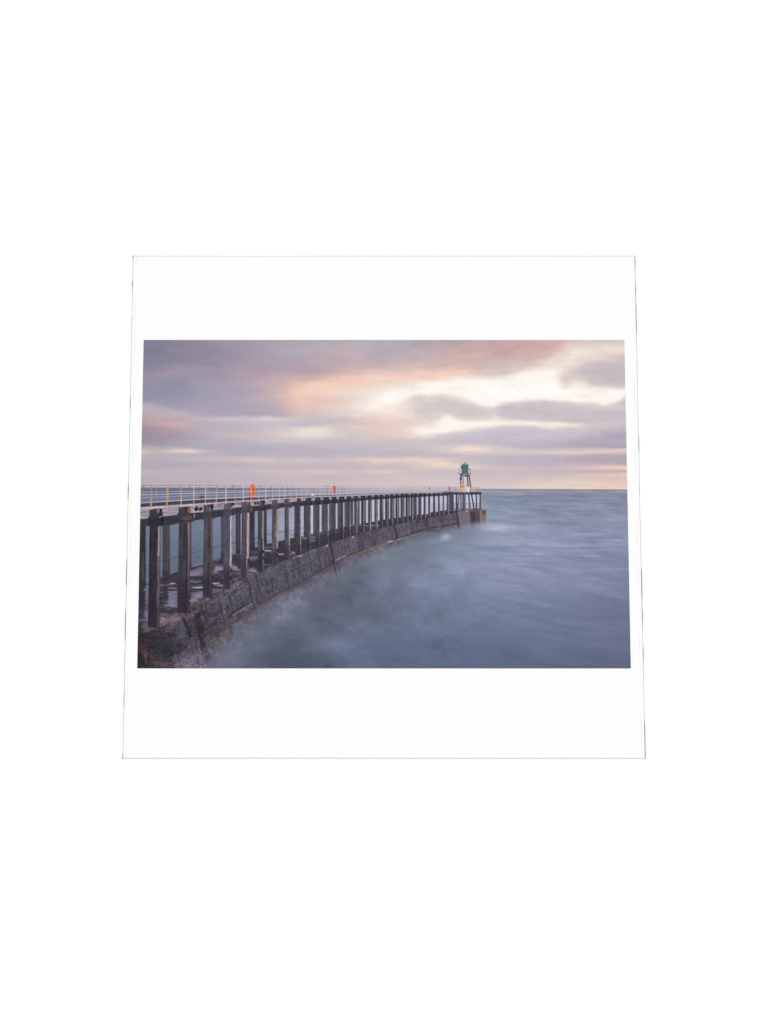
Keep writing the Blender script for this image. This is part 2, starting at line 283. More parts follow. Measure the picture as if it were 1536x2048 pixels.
# ---------------------------------------------------------------- sea
HZ = [(270, 975.0), (600, 976.3), (960, 977.8), (1266, 979.2)]
hz = interp(PX, HZ)
SEAR = {
 974: [(280,120,130,158),(400,128,138,162),(600,150,155,175),(800,165,165,182),(960,142,148,170),(1050,142,146,168),(1150,143,146,166),(1252,146,146,162)],
 979: [(280,92,108,142),(400,96,112,144),(520,100,115,146),(600,120,130,158),(700,150,152,172),(800,176,172,186),(900,180,176,190),(960,146,152,172),(1050,144,149,170),(1150,144,149,168),(1252,146,148,166)],
 984: [(280,94,114,144),(400,98,118,148),(520,104,122,150),(600,128,142,166),(700,160,164,182),(900,190,190,206),(960,165,170,188),(1010,164,168,185),(1100,160,164,182),(1252,156,160,180)],
 991: [(280,98,122,150),(400,102,126,152),(520,108,130,156),(600,140,152,174),(700,172,176,192),(900,194,196,212),(958,160,168,188),(975,136,150,170),(1050,136,149,168),(1150,134,147,167),(1252,136,146,166)],
 1003: [(280,100,126,152),(400,104,130,155),(520,110,134,160),(560,126,146,170),(600,150,162,184),(700,180,184,200),(900,196,200,217),(958,176,186,206),(970,132,150,170),(1050,129,145,167),(1150,130,143,165),(1252,135,145,168)],
 1022: [(280,104,130,154),(400,108,132,156),(500,118,138,162),(560,140,156,180),(600,158,170,192),(700,184,190,206),(900,198,203,220),(958,180,190,212),(972,138,155,177),(1050,140,153,177),(1150,138,150,174),(1252,140,150,174)],
 1042: [(280,104,130,152),(400,106,131,154),(500,120,140,163),(560,146,160,184),(600,160,172,196),(700,184,190,208),(900,196,202,220),(972,146,160,186),(1050,134,149,173),(1150,138,152,178),(1252,140,151,177)],
 1055: [(280,102,127,150),(400,104,129,152),(500,118,139,162),(600,160,172,196),(700,180,188,206),(860,150,160,180),(910,128,138,156),(960,140,150,170),(985,166,173,195),(1000,174,179,200),(1050,150,160,186),(1150,140,154,180),(1252,138,150,178)],
 1070: [(280,100,124,146),(400,101,126,148),(500,114,135,158),(600,152,164,188),(700,150,158,176),(800,116,128,146),(860,112,126,142),(900,116,130,148),(940,124,138,158),(985,144,156,180),(1050,148,160,186),(1150,140,152,178),(1252,138,150,178)],
 1082: [(280,98,122,142),(400,98,122,144),(500,110,132,154),(600,145,158,182),(760,112,122,140),(820,114,126,142),(870,116,130,148),(910,126,140,160),(940,136,151,174),(1000,150,164,190),(1100,150,162,190),(1180,130,144,171),(1252,138,149,178)],
 1100: [(280,96,120,138),(400,95,119,140),(500,108,129,150),(600,136,150,172),(700,116,124,140),(740,118,128,144),(800,118,132,148),(860,120,135,153),(930,133,149,173),(1000,140,155,182),(1100,147,159,187),(1200,133,145,172),(1255,135,146,175)],
 1115: [(280,94,117,135),(400,92,115,135),(500,104,122,142),(640,118,122,138),(700,110,122,138),(760,123,136,156),(800,116,131,147),(860,120,135,155),(930,134,149,175),(1000,138,152,178),(1100,141,152,181),(1200,135,145,174),(1256,132,142,172)],
 1140: [(280,92,114,132),(420,90,112,132),(620,112,116,132),(650,112,118,134),(690,106,118,132),(740,98,110,123),(790,117,130,150),(860,125,140,165),(930,138,150,178),(1000,143,155,182),(1080,141,152,182),(1200,137,146,176),(1256,130,138,170)],
 1168: [(280,90,112,130),(580,112,118,136),(620,106,114,132),(680,96,106,121),(715,92,102,116),(770,111,125,147),(815,115,128,152),(870,122,137,163),(930,132,146,174),(1020,141,154,183),(1100,136,147,177),(1200,133,144,174),(1257,128,137,169)],
 1200: [(280,92,110,126),(540,112,118,134),(580,116,126,146),(610,109,119,139),(660,98,106,123),(720,100,112,130),(780,105,118,139),(850,115,130,156),(930,123,138,166),(1050,126,141,170),(1150,122,136,165),(1257,119,129,161)],
 1230: [(480,112,114,130),(540,108,116,134),(575,120,132,154),(600,111,123,143),(650,90,100,116),(700,100,112,130),(780,101,115,135),(850,112,126,152),(930,116,131,158),(1050,117,132,160),(1150,116,130,159),(1257,114,124,155)],
 1260: [(440,110,112,128),(490,112,120,138),(540,108,120,138),(575,106,118,138),(600,94,104,123),(640,98,110,128),(680,92,104,120),(720,104,118,142),(780,100,115,138),(850,104,120,146),(930,108,125,152),(1050,107,123,151),(1150,109,124,153),(1257,110,120,150)],
 1290: [(400,106,106,122),(470,110,118,138),(510,106,118,138),(550,88,98,117),(600,84,93,109),(650,98,112,132),(690,111,125,153),(730,106,120,148),(800,100,116,142),(850,98,114,142),(930,100,117,145),(1050,102,119,145),(1150,105,120,147),(1257,106,116,145)],
 1318: [(400,112,110,128),(470,112,120,142),(500,98,109,130),(555,82,93,108),(600,80,92,108),(650,86,99,116),(720,102,118,144),(760,98,114,140),(850,96,112,138),(930,96,113,140),(1050,96,112,138),(1150,99,115,139),(1257,101,110,138)],
 1340: [(400,112,110,128),(470,108,116,138),(500,92,103,123),(560,78,89,105),(600,77,89,105),(660,82,96,113),(720,96,112,138),(850,92,108,134),(950,92,109,136),(1050,91,107,134),(1150,94,109,133),(1257,97,105,133)],
}
dep = np.clip((PY - hz) / 360, 0, 1)
sx_ = 10 + 12 * fbm(PX, PY, 90, 30, 201, 4); sy_ = (1.0 + 6 * dep) * fbm(PX, PY, 60, 10, 211, 5)
sea = rowfield(SEAR, PX + sx_, PY + sy_)
sea = sea + (sstep(620, 540, PX) * sstep(1200, 1130, PY))[..., None] * np.array([7, 1, 2], np.float32) / 255
# long-exposure streaks, finer towards the horizon
yy = np.sqrt(np.clip(PY - hz, 0, None) + 2) * 18
st = fbm(PX * (1.5 - .9 * dep), yy, 46, 11, 221, 5, .62)
st2 = fbm(PX, PY, 30, 4.0, 231, 4, .6)
open_ = sstep(900, 1000, PX)
sea = sea * (.965 - .03 * sstep(30, 0, PY - hz) * sstep(930, 980, PX) + (.032 + .040 * open_) * st * (1 - .45 * dep) + (.020 + .012 * open_) * st2 * (1 - .3 * dep))[..., None]
calmw = (1 - open_) * sstep(1080, 1130, PY)                       # wisps of spray left of centre
wq = fbm(PX + 10 * fbm(PX, PY, 25, 25, 255, 3), PY + 6 * fbm(PX, PY, 22, 18, 265, 3), 44, 30, 241, 5, .58)
sea = sea * (1 + (.085 * wq * calmw)[..., None])
sea_m = np.clip(.5 + (PY - hz) / 1.0, 0, 1)
INK[:] = INK * (1 - sea_m[..., None]) + sea * sea_m[..., None]
LAB[sea_m > .5] = SEA
line([(930, 978.3), (1270, 979.8)], 1.1, (108, 116, 140), None, .7, 1.0)
line([(270, 975.9), (540, 976.6)], 1.6, (96, 108, 140), None, .5, 1.6)
for k in range(80):                                             # light swell streaks in the open water
    r = np.random.RandomState(900 + k)
    cy = 990 + 150 * r.rand() ** 1.3; cx = 965 + 290 * r.rand(); q = (cy - 975) / 150
    b = r.rand() > .5
    blob(cx, cy, 14 + 40 * q * r.rand() + 8, .8 + 3.2 * q * r.rand(), (176, 184, 206) if b else (112, 126, 150), (.13 if b else .22) + .13 * r.rand(), .5, 0, 900 + k, 18, 3, None, .8)
blob(892, 1075, 8, 7, (176, 190, 210), .75, .35, 0, 5, 6, 6, None, .9)
blob(884, 1078, 22, 6, (150, 164, 186), .4, .4, -.25, 6, 10, 6, None, .9)
blob(690, 1310 - 20, 40, 16, (122, 136, 164), .25, .5, .5, 7, 18, 14, None, .9)
blob(1003, 1055, 26, 6, (186, 190, 208), .5, .4, 0, 8, 16, 5, None, .9)
blob(770, 1158, 26, 14, (122, 138, 160), .45, .5, -.5, 9, 16, 12, None, .9)
SEA_INK = INK.copy()

# ------------------------------------------------ breakwater: wet walkway and wall
BACK = [(270, 1172), (292, 1166), (340, 1148), (358, 1143), (390, 1133.5), (405, 1129), (425, 1121), (440, 1117), (470, 1108), (500, 1099.5), (525, 1090), (545, 1086), (560, 1082.5), (600, 1072.6), (643, 1064), (700, 1051), (750, 1042.5), (800, 1034.5), (850, 1027), (880, 1021), (962, 1018)]
CREST = [(270, 1246), (300, 1244), (318, 1236), (350, 1230), (380, 1208), (420, 1192), (450, 1177), (470, 1167), (495, 1157), (520, 1144), (545, 1130), (580, 1118), (600, 1109), (622, 1100.5), (657, 1088), (700, 1073.5), (730, 1065.5), (760, 1057), (790, 1050), (830, 1041), (860, 1036), (880, 1032.5), (915, 1025), (972, 1021)]
WATER = [(270, 1410), (400, 1358), (430, 1322), (450, 1298), (480, 1270), (520, 1238), (570, 1210), (600, 1193), (640, 1170), (676, 1153), (700, 1136), (740, 1116), (790, 1094), (830, 1078), (880, 1066), (905, 1060), (921, 1057), (935, 1056), (960, 1050), (980, 1049)]
LEDGE = [(270, 1372), (320, 1340), (360, 1310), (400, 1285), (440, 1262), (462, 1250), (500, 1222), (548, 1192), (577, 1177), (602, 1165), (625, 1150.5), (642, 1141), (668, 1126), (684, 1116.5), (702, 1109), (722, 1101), (752, 1090), (792, 1077.5), (815, 1070), (833, 1065), (850, 1059), (885, 1052), (915, 1047.5)]
n1 = fbm(PX, PY, 7, 7, 301, 4, .7); n2 = fbm(PX, PY, 28, 20, 311, 4); n3 = vnoise(PX * 1.1, PY * 1.1, 321)
grit = fbm(PX, PY, 2.6, 2.6, 331, 2, .8)
back = interp(PX, BACK) + .5 * n1; crest = interp(PX, CREST) + 1.2 * n1 * sstep(700, 450, PX)
ledge = interp(PX, LEDGE) + 1.0 * n1 * sstep(760, 560, PX); water = interp(PX, WATER)
near = sstep(720, 380, PX)
# walkway
wk = np.clip(.5 + (PY - back), 0, 1) * (PX < 963)
wcol = np.zeros_like(INK); wcol[:] = np.array([60, 57, 67], np.float32) / 255
ref = fbm(PX + PY * .9, PY, 42, 5, 341, 4)                         # sheen of puddles
far = sstep(640, 480, PX)
pud = sstep(.05, .75, ref) * (.25 + .75 * far)
wcol = wcol * (1 - .42 * pud[..., None]) + .42 * pud[..., None] * np.array([150, 148, 176], np.float32) / 255
wcol *= (1 + .10 * n1 + .08 * grit)[..., None]
INK[:] = INK * (1 - wk[..., None]) + wcol * wk[..., None]; LAB[wk > .5] = WALL
line([(p[0], p[1] + .8) for p in BACK[:16]], 1.6, (74, 66, 62), WALL, .8, 1.0, .8, 5)
line([(405, 1130), (425, 1122.5), (440, 1119)], 3, (112, 82, 66), WALL, .8, 2, 1, 6)
LAV = (150, 147, 170)
for cx, cy, rx, ry, a, col, al in [
    (294, 1190, 5, 22, 0, LAV, .7), (296, 1232, 8, 12, 0, (150, 148, 178), .55), (346, 1196, 12, 17, 0, LAV, .85), (338, 1207, 14, 9, 0, (140, 138, 168), .6),
    (393, 1191, 17, 9, -.5, LAV, .85), (388, 1200, 12, 6, -.5, (150, 148, 176), .7), (394, 1142, 17, 7, -.2, LAV, .8), (384, 1149, 12, 4, -.1, LAV, .6), (434, 1139, 10, 5, -.3, (180, 178, 204), .85),
    (470, 1137, 8, 4, 0, (172, 168, 194), .85), (458, 1132, 14, 3, -.1, (140, 138, 160), .6), (506, 1141, 8, 2.5, .1, (176, 172, 196), .9),
    (345, 1167, 6, 1.8, -.1, (220, 218, 236), .9), (398, 1175, 11, 1.8, -.05, (214, 210, 226), .9), (431, 1167, 7, 1.4, -.1, (220, 216, 230), .9), (440, 1171, 5, 1.3, 0, (200, 196, 214), .8),
    (345, 1176, 9, .9, 0, (196, 192, 212), .7), (390, 1163, 10, 3, 0, (140, 138, 164), .6), (440, 1181, 12, 4, 0, (150, 148, 170), .6), (425, 1183, 6, 5, 0, (140, 138, 160), .5),
    (508, 1117.5, 9, 3, 0, (142, 138, 160), .7), (536, 1101.3, 7, .9, 0, (226, 222, 236), .95), (562, 1108.8, 7, 1.3, .05, (196, 190, 206), .85), (586, 1105, 4, 1.2, 0, (206, 200, 216), .85), (582, 1108.5, 6, 1, 0, (170, 166, 184), .7),
    (622, 1075, 12, 4, -.1, (150, 148, 168), .7), (626, 1081, 10, 2, -.1, (170, 168, 188), .7), (608, 1076, 6, 3, 0, (128, 126, 146), .7), (650, 1067, 9, 3, 0, (132, 130, 150), .6),
    (722, 1051, 8, 1.2, 0, (188, 186, 204), .8), (733, 1051.5, 6, 1.3, 0, (196, 194, 210), .8), (745, 1051, 5, 1.2, 0, (190, 188, 206), .8), (703, 1052, 6, 1.2, 0, (150, 148, 168), .7), (757, 1051.5, 4, 1, 0, (170, 168, 186), .7)]:
    blob(cx, cy, rx * 1.05, ry, col, al * .72, .68, a, int(cx), 13, 2.6, None, .5)
for cx, cy, rx, ry, al in [(284, 1195, 6, 22, .9), (284, 1226, 6, 10, .7), (332, 1190, 4.5, 14, .8), (326, 1206, 7, 4, .7), (368, 1140, 4, 3, .6), (320, 1160, 18, 3, .5), (350, 1181, 14, 1.2, .8), (395, 1154, 22, 1.6, .7), (395, 1168, 18, 1.6, .6), (448, 1160, 22, 3, .6), (452, 1146, 16, 2.5, .6), (500, 1130, 16, 4, .5), (405, 1180, 16, 1.4, .7), (440, 1150, 10, 2, .6), (530, 1122, 20, 6, .5)]:
    blob(cx, cy, rx, ry, (50, 48, 58), al, .4, 0, int(cx + cy), 10, 3, None, .4)
for k in range(9):
    line([(325, 1212 - 4 * k), (358 + 4 * k, 1196 - 4 * k)], .5, (110, 106, 134), None, .35, .8, .6, k)

# wall face
wl = np.clip(.5 + (PY - crest) / .9, 0, 1) * (PX < 921) * sstep(0, 1, (921.5 - PX) * .8)
WALLR = {
 1020: [(270,92,88,96),(600,92,90,104),(700,90,86,98),(800,88,84,95),(920,86,82,94)],
 1060: [(270,92,88,96),(600,92,90,104),(720,86,83,96),(800,88,84,96),(860,92,86,97),(920,92,88,100)],
 1110: [(270,92,88,96),(560,88,86,98),(620,93,91,105),(680,88,85,98),(740,92,88,100),(800,100,100,112)],
 1160: [(270,100,92,98),(470,92,86,96),(520,84,84,98),(580,90,89,104),(640,96,92,104),(700,100,100,112)],
 1200: [(270,108,96,102),(390,96,86,92),(430,78,77,88),(480,84,84,97),(530,88,86,99),(580,100,97,110)],
 1235: [(270,88,80,86),(300,120,104,112),(340,124,106,114),(370,100,90,98),(400,72,71,82),(440,78,78,90),(490,88,84,94),(540,112,110,124)],
 1262: [(270,58,56,60),(300,88,78,82),(325,78,72,78),(355,74,74,86),(385,66,64,74),(410,72,72,84),(450,88,78,82),(490,112,108,120)],
 1290: [(270,50,48,50),(300,58,58,62),(330,52,54,60),(360,72,72,84),(385,86,82,94),(400,76,72,80),(430,92,84,92),(470,112,112,128)],
 1318: [(270,46,46,50),(300,60,56,60),(330,66,58,64),(352,92,84,96),(380,122,114,132),(400,120,114,134),(420,96,94,112),(470,110,114,134)],
 1342: [(270,44,44,48),(300,50,48,52),(335,66,58,64),(350,92,84,96),(370,120,112,130),(400,118,112,132),(420,98,98,116),(470,108,114,134)],
}
wcol = rowfield(WALLR, PX + 5 * n2, PY + 5 * fbm(PX, PY, 20, 20, 361, 3))
ua = PX * .86 - PY * .5; va = PX * .5 + PY * .86                      # along / across the courses
gr = (.04 + .07 * near) * n1 + (.05 + .08 * near) * grit + .07 * n2 + .03 * n3 + (.05 + .05 * near) * fbm(ua, va, 26, 3.5, 341, 4, .6) + .05 * np.sign(vnoise(PX / 15, (PY + .4 * PX) / 60, 342)) * sstep(560, 640, PX)
wcol = wcol * (1 + gr[..., None])
bt = fbm(ua, va, 44, 17, 347, 2)
wcol *= (1 + (.08 * np.tanh(2.2 * bt) * near))[..., None]
wcol *= (1 - .05 * sstep(760, 560, PX) - .05 * sstep(420, 380, PX))[..., None]
vs = fbm(PX - .25 * PY, PY, 3.5, 34, 345, 4, .6)                 # weep stains running down the face
wcol *= (1 - .13 * sstep(.1, .7, vs))[..., None]
wcol += (.035 * sstep(.25, .8, -vs) * near)[..., None] * np.array([1, .86, .86], np.float32)
sp = sstep(.42, .8, vnoise(PX / 1.5, PY / 1.5, 371) + .5 * n1) * near        # pale grains
wcol += (sp * .032)[..., None] * np.array([1, .92, .98], np.float32)
dk = sstep(.45, .85, vnoise(PX / 1.9, PY / 1.9, 381) - .4 * n2) * (.3 + .7 * near)
wcol *= (1 - .15 * dk)[..., None]
# below the ledge: paler, weed-fringed, dissolving in the spray
bel = np.clip(.5 + (PY - ledge) / 1.2, 0, 1)
low = np.array([108, 106, 118], np.float32) / 255 * (1 + .16 * n1 + .14 * grit + .10 * n2)[..., None]
wcol = wcol * (1 - (bel * .55 * sstep(440, 520, PX))[..., None]) + low * (bel * .55 * sstep(440, 520, PX))[..., None]
hang = fbm(PX, PY * .25, 3.2, 6, 391, 3, .7)
frng = bel * sstep(13 + 7 * hang, 3, PY - ledge) * sstep(.62, -.1, hang)
wcol = wcol * (1 - .62 * frng[..., None]) + .62 * frng[..., None] * np.array([84, 72, 74], np.float32) / 255
INK[:] = INK * (1 - wl[..., None]) + wcol * wl[..., None]; LAB[wl > .5] = WALL
ws = wl                                                        # kept for the spray below


def seam(pts, w, col, al=.9, jit=.8, seed=3):
    n = max(1, len(pts) - 1)
    for k in range(n):                                        # each stretch of a joint opens and closes a little
        q = .55 + .45 * abs(math.sin(seed * 1.7 + k * 2.1))
        if w < 3.3: line([(a + .8 + .6 * w, b + .5) for a, b in pts[k:k + 2]], w * .8, (120, 115, 127), None, al * .30, 1.4, jit, seed)
        line(pts[k:k + 2], w * (.7 + .3 * q), col, None, al * (.55 + .4 * q), 1.1, jit, seed)


for a, b in zip(LEDGE[7:-1], LEDGE[8:]):
    seam([a, b], 1.7, (52, 47, 54), .95)
seam(LEDGE[5:9], 3.0, (70, 58, 58), .5, 2.2, 9)
seam([(465, 1226), (485, 1213), (503, 1203)], 3.5, (48, 46, 54), .9, 1, 4)
seam([(466, 1231), (488, 1218), (504, 1207)], 3.0, (126, 122, 132), .7, 1, 4)
for pts, w in [
    ([(478, 1160), (487, 1160), (491, 1165), (497, 1163), (501, 1176), (503, 1190), (506, 1206), (510, 1217)], 2.6), ([(510, 1217), (516, 1250)], 1.0),
    ([(536, 1148), (543, 1157), (545, 1172), (547, 1190)], 2.0), ([(547, 1190), (556, 1213), (560, 1242)], 1.3), ([(570, 1128), (572, 1140), (575, 1152), (577, 1180)], 1.6),
    ([(595, 1114), (598, 1132), (602, 1156)], 1.3), ([(615, 1105), (620, 1118), (623, 1136), (626, 1152)], 1.4), ([(634, 1098), (639, 1120), (642, 1141), (645, 1158)], 1.1),
    ([(661, 1089), (665, 1106), (668, 1127)], 3.2), ([(668, 1127), (672, 1145), (677, 1170)], 2.0), ([(673, 1083), (680, 1108), (683, 1117)], 1.0), ([(696, 1078), (697, 1092), (702, 1109)], 1.3),
    ([(682, 1097), (690, 1095), (698, 1092)], 1.2), ([(720, 1070), (724, 1086), (727, 1099)], 1.1), ([(737, 1066), (740, 1080), (743, 1092)], .9), ([(762, 1058), (765, 1070), (767, 1082)], .9),
    ([(747, 1062), (751, 1088)], .6), ([(778, 1054), (783, 1076)], .7), ([(787.5, 1050), (791, 1062), (794.5, 1078)], 3.4), ([(794.5, 1078), (797, 1088), (799, 1102)], 1.6),
    ([(795, 1054), (799, 1066), (802, 1075)], .9), ([(803, 1048), (808, 1060), (812, 1071)], .9), ([(811, 1046), (815, 1070)], .9), ([(822, 1043), (826, 1066)], .9), ([(833, 1043), (835, 1064)], .8),
    ([(842, 1041), (845, 1062)], .8), ([(842, 1050), (853, 1047), (868, 1044)], .6), ([(853, 1038), (855, 1058)], .8), ([(866, 1036), (869, 1055)], .7), ([(880, 1032), (884, 1042), (887, 1052)], 2.0),
    ([(896, 1030), (898, 1050)], .9), ([(906, 1028), (908, 1049)], .9), ([(888, 1040), (898, 1038.5), (914, 1036)], .6), ([(568, 1148), (585, 1142), (600, 1135), (622, 1126)], 1.5), ([(512, 1176), (525, 1168), (540, 1161)], .8),
    ([(545, 1160), (570, 1148)], .7), ([(545, 1172), (560, 1167)], .5), ([(574, 1178), (590, 1170)], .7), ([(455, 1188), (500, 1170)], .5), ([(400, 1212), (437, 1194)], .6), ([(400, 1232), (440, 1215)], .5), ([(452, 1210), (500, 1190)], .5)]:
    seam(pts, w, (50, 47, 56), .9, .7, int(pts[0][0]))
poly([(912, 1025), (916.5, 1024.5), (923.5, 1056), (917, 1057)], (62, 57, 70), None, .95, 1)
# rust-brown strip, dark clefts and weed on the near wall
poly([(436, 1188), (445, 1188), (449.5, 1206), (454, 1229), (459, 1262), (452, 1268), (446, 1235), (439, 1200)], (98, 87, 91), None, .9, 1.4, .12 * n1 + .12 * grit)
line([(437, 1190), (440, 1202), (446, 1232), (450, 1262)], 1.8, (46, 44, 52), None, .8, 1.2, .6, 4)
poly([(448, 1228), (455, 1232), (459, 1262), (453, 1266)], (88, 74, 70), None, .5, 3)
poly([(364, 1236), (369, 1236), (382, 1262), (384, 1275), (377, 1276)], (44, 43, 52), None, .85, 3, .2 * n1)
poly([(388, 1234), (394, 1230), (402, 1262), (412, 1294), (402, 1300), (396, 1262)], (50, 48, 56), None, .85, 4, .2 * n1)
for cx, cy, rx, ry, a, col, al, hard in [
    (440, 1257, 26, 8, -.5, (80, 70, 70), .45, .5), (420, 1272, 14, 7, -.5, (84, 72, 68), .5, .5), (480, 1238, 28, 5, -.62, (80, 70, 71), .45, .5), (530, 1207, 24, 4.5, -.55, (92, 80, 80), .45, .5), (522, 1214, 9, 6, 0, (104, 86, 80), .4, .5),
    (560, 1190, 16, 3, -.5, (96, 86, 86), .4, .5), (600, 1170, 24, 3.5, -.5, (86, 74, 74), .5, .5), (405, 1234, 4, 3, 0, (120, 100, 92), .4, .6), (345, 1223, 12, 4, 0, (76, 66, 64), .55, .6), (354, 1226, 5, 1.6, 0, (150, 106, 76), .7, .5), (350, 1222, 20, 3, .0, (58, 48, 48), .5, .5),
    (450, 1268, 10, 6, -.4, (108, 102, 110), .6, .5), (432, 1283, 18, 8, -.4, (100, 96, 104), .6, .5), (475, 1250, 12, 5, -.5, (122, 112, 122), .65, .5), (505, 1236, 8, 3, -.5, (140, 126, 134), .6, .4),
    (470, 1170, 14, 4, -.45, (132, 116, 126), .6, .4), (458, 1180, 12, 3, -.4, (120, 108, 114), .6, .4), (575, 1126, 10, 7, 0, (106, 99, 103), .45, .5), (578, 1128, 5, 4, 0, (128, 112, 110), .45, .5), (533, 1150, 9, 5, .4, (104, 95, 95), .6, .5), (540, 1152, 4, 2, 0, (120, 108, 104), .45, .5),
    (595, 1113, 10, 2, -.25, (140, 122, 122), .7, .5), (600, 1112, 4, 1.5, 0, (170, 146, 144), .7, .5), (654, 1092, 2.2, 2, 0, (176, 146, 142), .9, .4), (705.5, 1074.5, 2.6, 1.6, 0, (196, 168, 146), .95, .4), (735, 1065.5, 4, 1.4, 0, (130, 108, 104), .8, .4),
    (318, 1248, 15, 9, -.3, (132, 114, 122), .55, .5), (300, 1254, 14, 9, .2, (128, 110, 116), .5, .5), (350, 1237, 14, 8, -.2, (134, 114, 124), .6, .5), (362, 1231, 10, 3, 0, (90, 64, 58), .6, .5), (312, 1262, 24, 4, -.45, (46, 44, 48), .7, .6),
    (332, 1292, 22, 14, 0, (52, 56, 60), .5, .6), (310, 1290, 16, 22, 0, (46, 48, 52), .55, .6), (288, 1305, 6, 8, 0, (100, 62, 52), .8, .5), (291, 1316, 2.6, 10, 0, (118, 84, 76), .7, .4), (281, 1298, 6, 6, 0, (74, 56, 54), .7, .5), (279, 1322, 12, 10, 0, (42, 42, 46), .8, .5), (322, 1328, 18, 6, -.1, (102, 76, 80), .6, .5),
    (372, 1322, 22, 12, -.4, (118, 110, 128), .5, .6), (400, 1312, 2, 26, -.12, (144, 140, 160), .4, .6), (388, 1292, 12, 10, 0, (96, 78, 82), .5, .6), (360, 1262, 12, 16, 0, (84, 84, 98), .5, .7),
    (688, 1113, 6, 2, -.4, (150, 148, 160), .7, .5), (676, 1119, 6, 2, -.5, (150, 146, 158), .7, .5), (762, 1089, 28, 2.6, -.36, (122, 108, 100), .65, .5), (740, 1097, 18, 2.4, -.4, (124, 102, 92), .7, .5), (717, 1108, 20, 3, -.4, (116, 100, 92), .6, .5), (780, 1083, 5, 2, -.3, (176, 168, 176), .8, .4), (795, 1080, 14, 2, -.3, (140, 138, 150), .6, .5),
    (825, 1071, 20, 2, -.3, (126, 122, 134), .6, .5), (837, 1044, 4, 3, .2, (72, 56, 62), .9, .4), (841, 1042, 3, 1.6, .4, (120, 84, 84), .7, .4), (880, 1034, 4, 2.5, .6, (104, 78, 80), .7, .5), (568, 1140, 4, 12, 0, (76, 76, 88), .4, .6), (553, 1142, 9, 8, 0, (84, 82, 94), .6, .5)]:
    blob(cx, cy, rx, ry, col, al, .45, a, int(cx * 3 + cy), 7, 5, None, hard)
# grain again over the painted patches of the wall
wm = ws * (.35 + .65 * near)
INK *= (1 + wm * (.10 * grit + .10 * vnoise(PX / 1.2, PY / 1.2, 402) + .06 * n1))[..., None]

# end block under the light
for p, c in [([(915, 1024), (941, 1021), (943, 1060), (921, 1060)], (118, 109, 120)), ([(939, 1021), (960, 1020), (960, 1058), (942, 1060)], (84, 78, 84)), ([(959, 1019.5), (972, 1019.5), (972, 1056), (959, 1056)], (126, 112, 113))]:
    poly(p, c, WALL, 1, 1, .05 * n1 + .05 * n2)
poly([(939, 1023), (951, 1022), (951, 1046), (944, 1046)], (66, 62, 69), WALL, .8, 3)
poly([(942, 1020.5), (959, 1020), (959, 1023), (942, 1024)], (110, 86, 72), WALL, .7, 1.5)
poly([(962, 1020), (972, 1020), (972, 1031), (964, 1030)], (112, 79, 64), WALL, .85, 2)
poly([(964, 1022), (971, 1022), (971, 1027), (966, 1026)], (92, 78, 62), WALL, .7, 2)
line([(958.8, 1020), (958.8, 1052)], 1.0, (62, 56, 64), None, .9, .8)
line([(915, 1023.5), (941, 1020.5), (972, 1019.5)], .9, (168, 150, 150), None, .5, .8)
line([(931.5, 1022.3), (934.5, 1022.3)], 1.2, (236, 226, 236), None, .9, .8)
# spray and sea closing over the foot of the wall
wn = 9 * fbm(PX, PY, 26, 18, 411, 4) + 5 * fbm(PX, PY, 8, 12, 421, 4)
wid = 9 + 30 * sstep(820, 480, PX)
m = sstep(-wid * 1.25, wid * .55, PY - water + wn * (.25 + .75 * sstep(860, 560, PX)) - wid * .1)
m = np.where(PX > 936, sstep(-12, 5, PY - water + .25 * wn), m) * ((LAB == WALL) | (PY > 1040))
m = m * (PY > crest - 2)
INK[:] = INK * (1 - m[..., None]) + SEA_INK * m[..., None]
LAB[(m > .72)] = SEA
sp = 1.8 * sstep(-.05, .9, fbm(PX, PY, 22, 26, 431, 5, .6)) * sstep(34, 0, np.abs(PY - water - 4)) * sstep(840, 600, PX) * sstep(405, 450, PX)
INK[:] = INK * (1 - .34 * sp[..., None]) + .34 * sp[..., None] * np.array([146, 151, 168], np.float32) / 255
for x, y0, y1, w in [(560, 1212, 1243, 2.0), (677, 1160, 1176, 1.4), (515, 1222, 1262, 2.0), (799, 1096, 1104, 1)]:
    line([(x, y0), (x + 2, y1)], w, (84, 84, 98), None, .35, 2.5)

# ---------------------------------------------------------------- timber pier
EDGE = [(270, 1020.5), (281, 1019.3), (303, 1017.4), (334, 1015), (363, 1012.8), (388, 1010.8), (411, 1008.2), (433, 1007), (452, 1005), (470, 1004.3), (487, 1002.2), (503, 1001.5), (518, 1000.7), (532, 999.5), (558, 997.8), (582, 996.2), (605, 995), (631, 993.4), (657, 992.4), (700, 991), (740, 989.2), (791, 986.2), (856, 984.6), (895, 984.0), (963, 983.6)]
CAPB = [(270, 1054), (340, 1052), (365, 1046), (425, 1037), (465, 1031), (500, 1025), (557, 1017.7), (605, 1012), (657, 1007.7), (707, 1002.7), (760, 998.4), (810, 995.4), (850, 993.3), (890, 991.2), (963, 990)]
ed = lambda x: float(interp(x, EDGE)); cb = lambda x: float(interp(x, CAPB))
grain = .10 * fbm(PX, PY, 1.8, 26, 501, 3, .7) + .05 * fbm(PX, PY, 5, 60, 511, 3) + .05 * grit
hgrain = .10 * fbm(PX, PY, 22, 1.6, 521, 3, .7) + .04 * grit
DARK = (60, 60, 70)
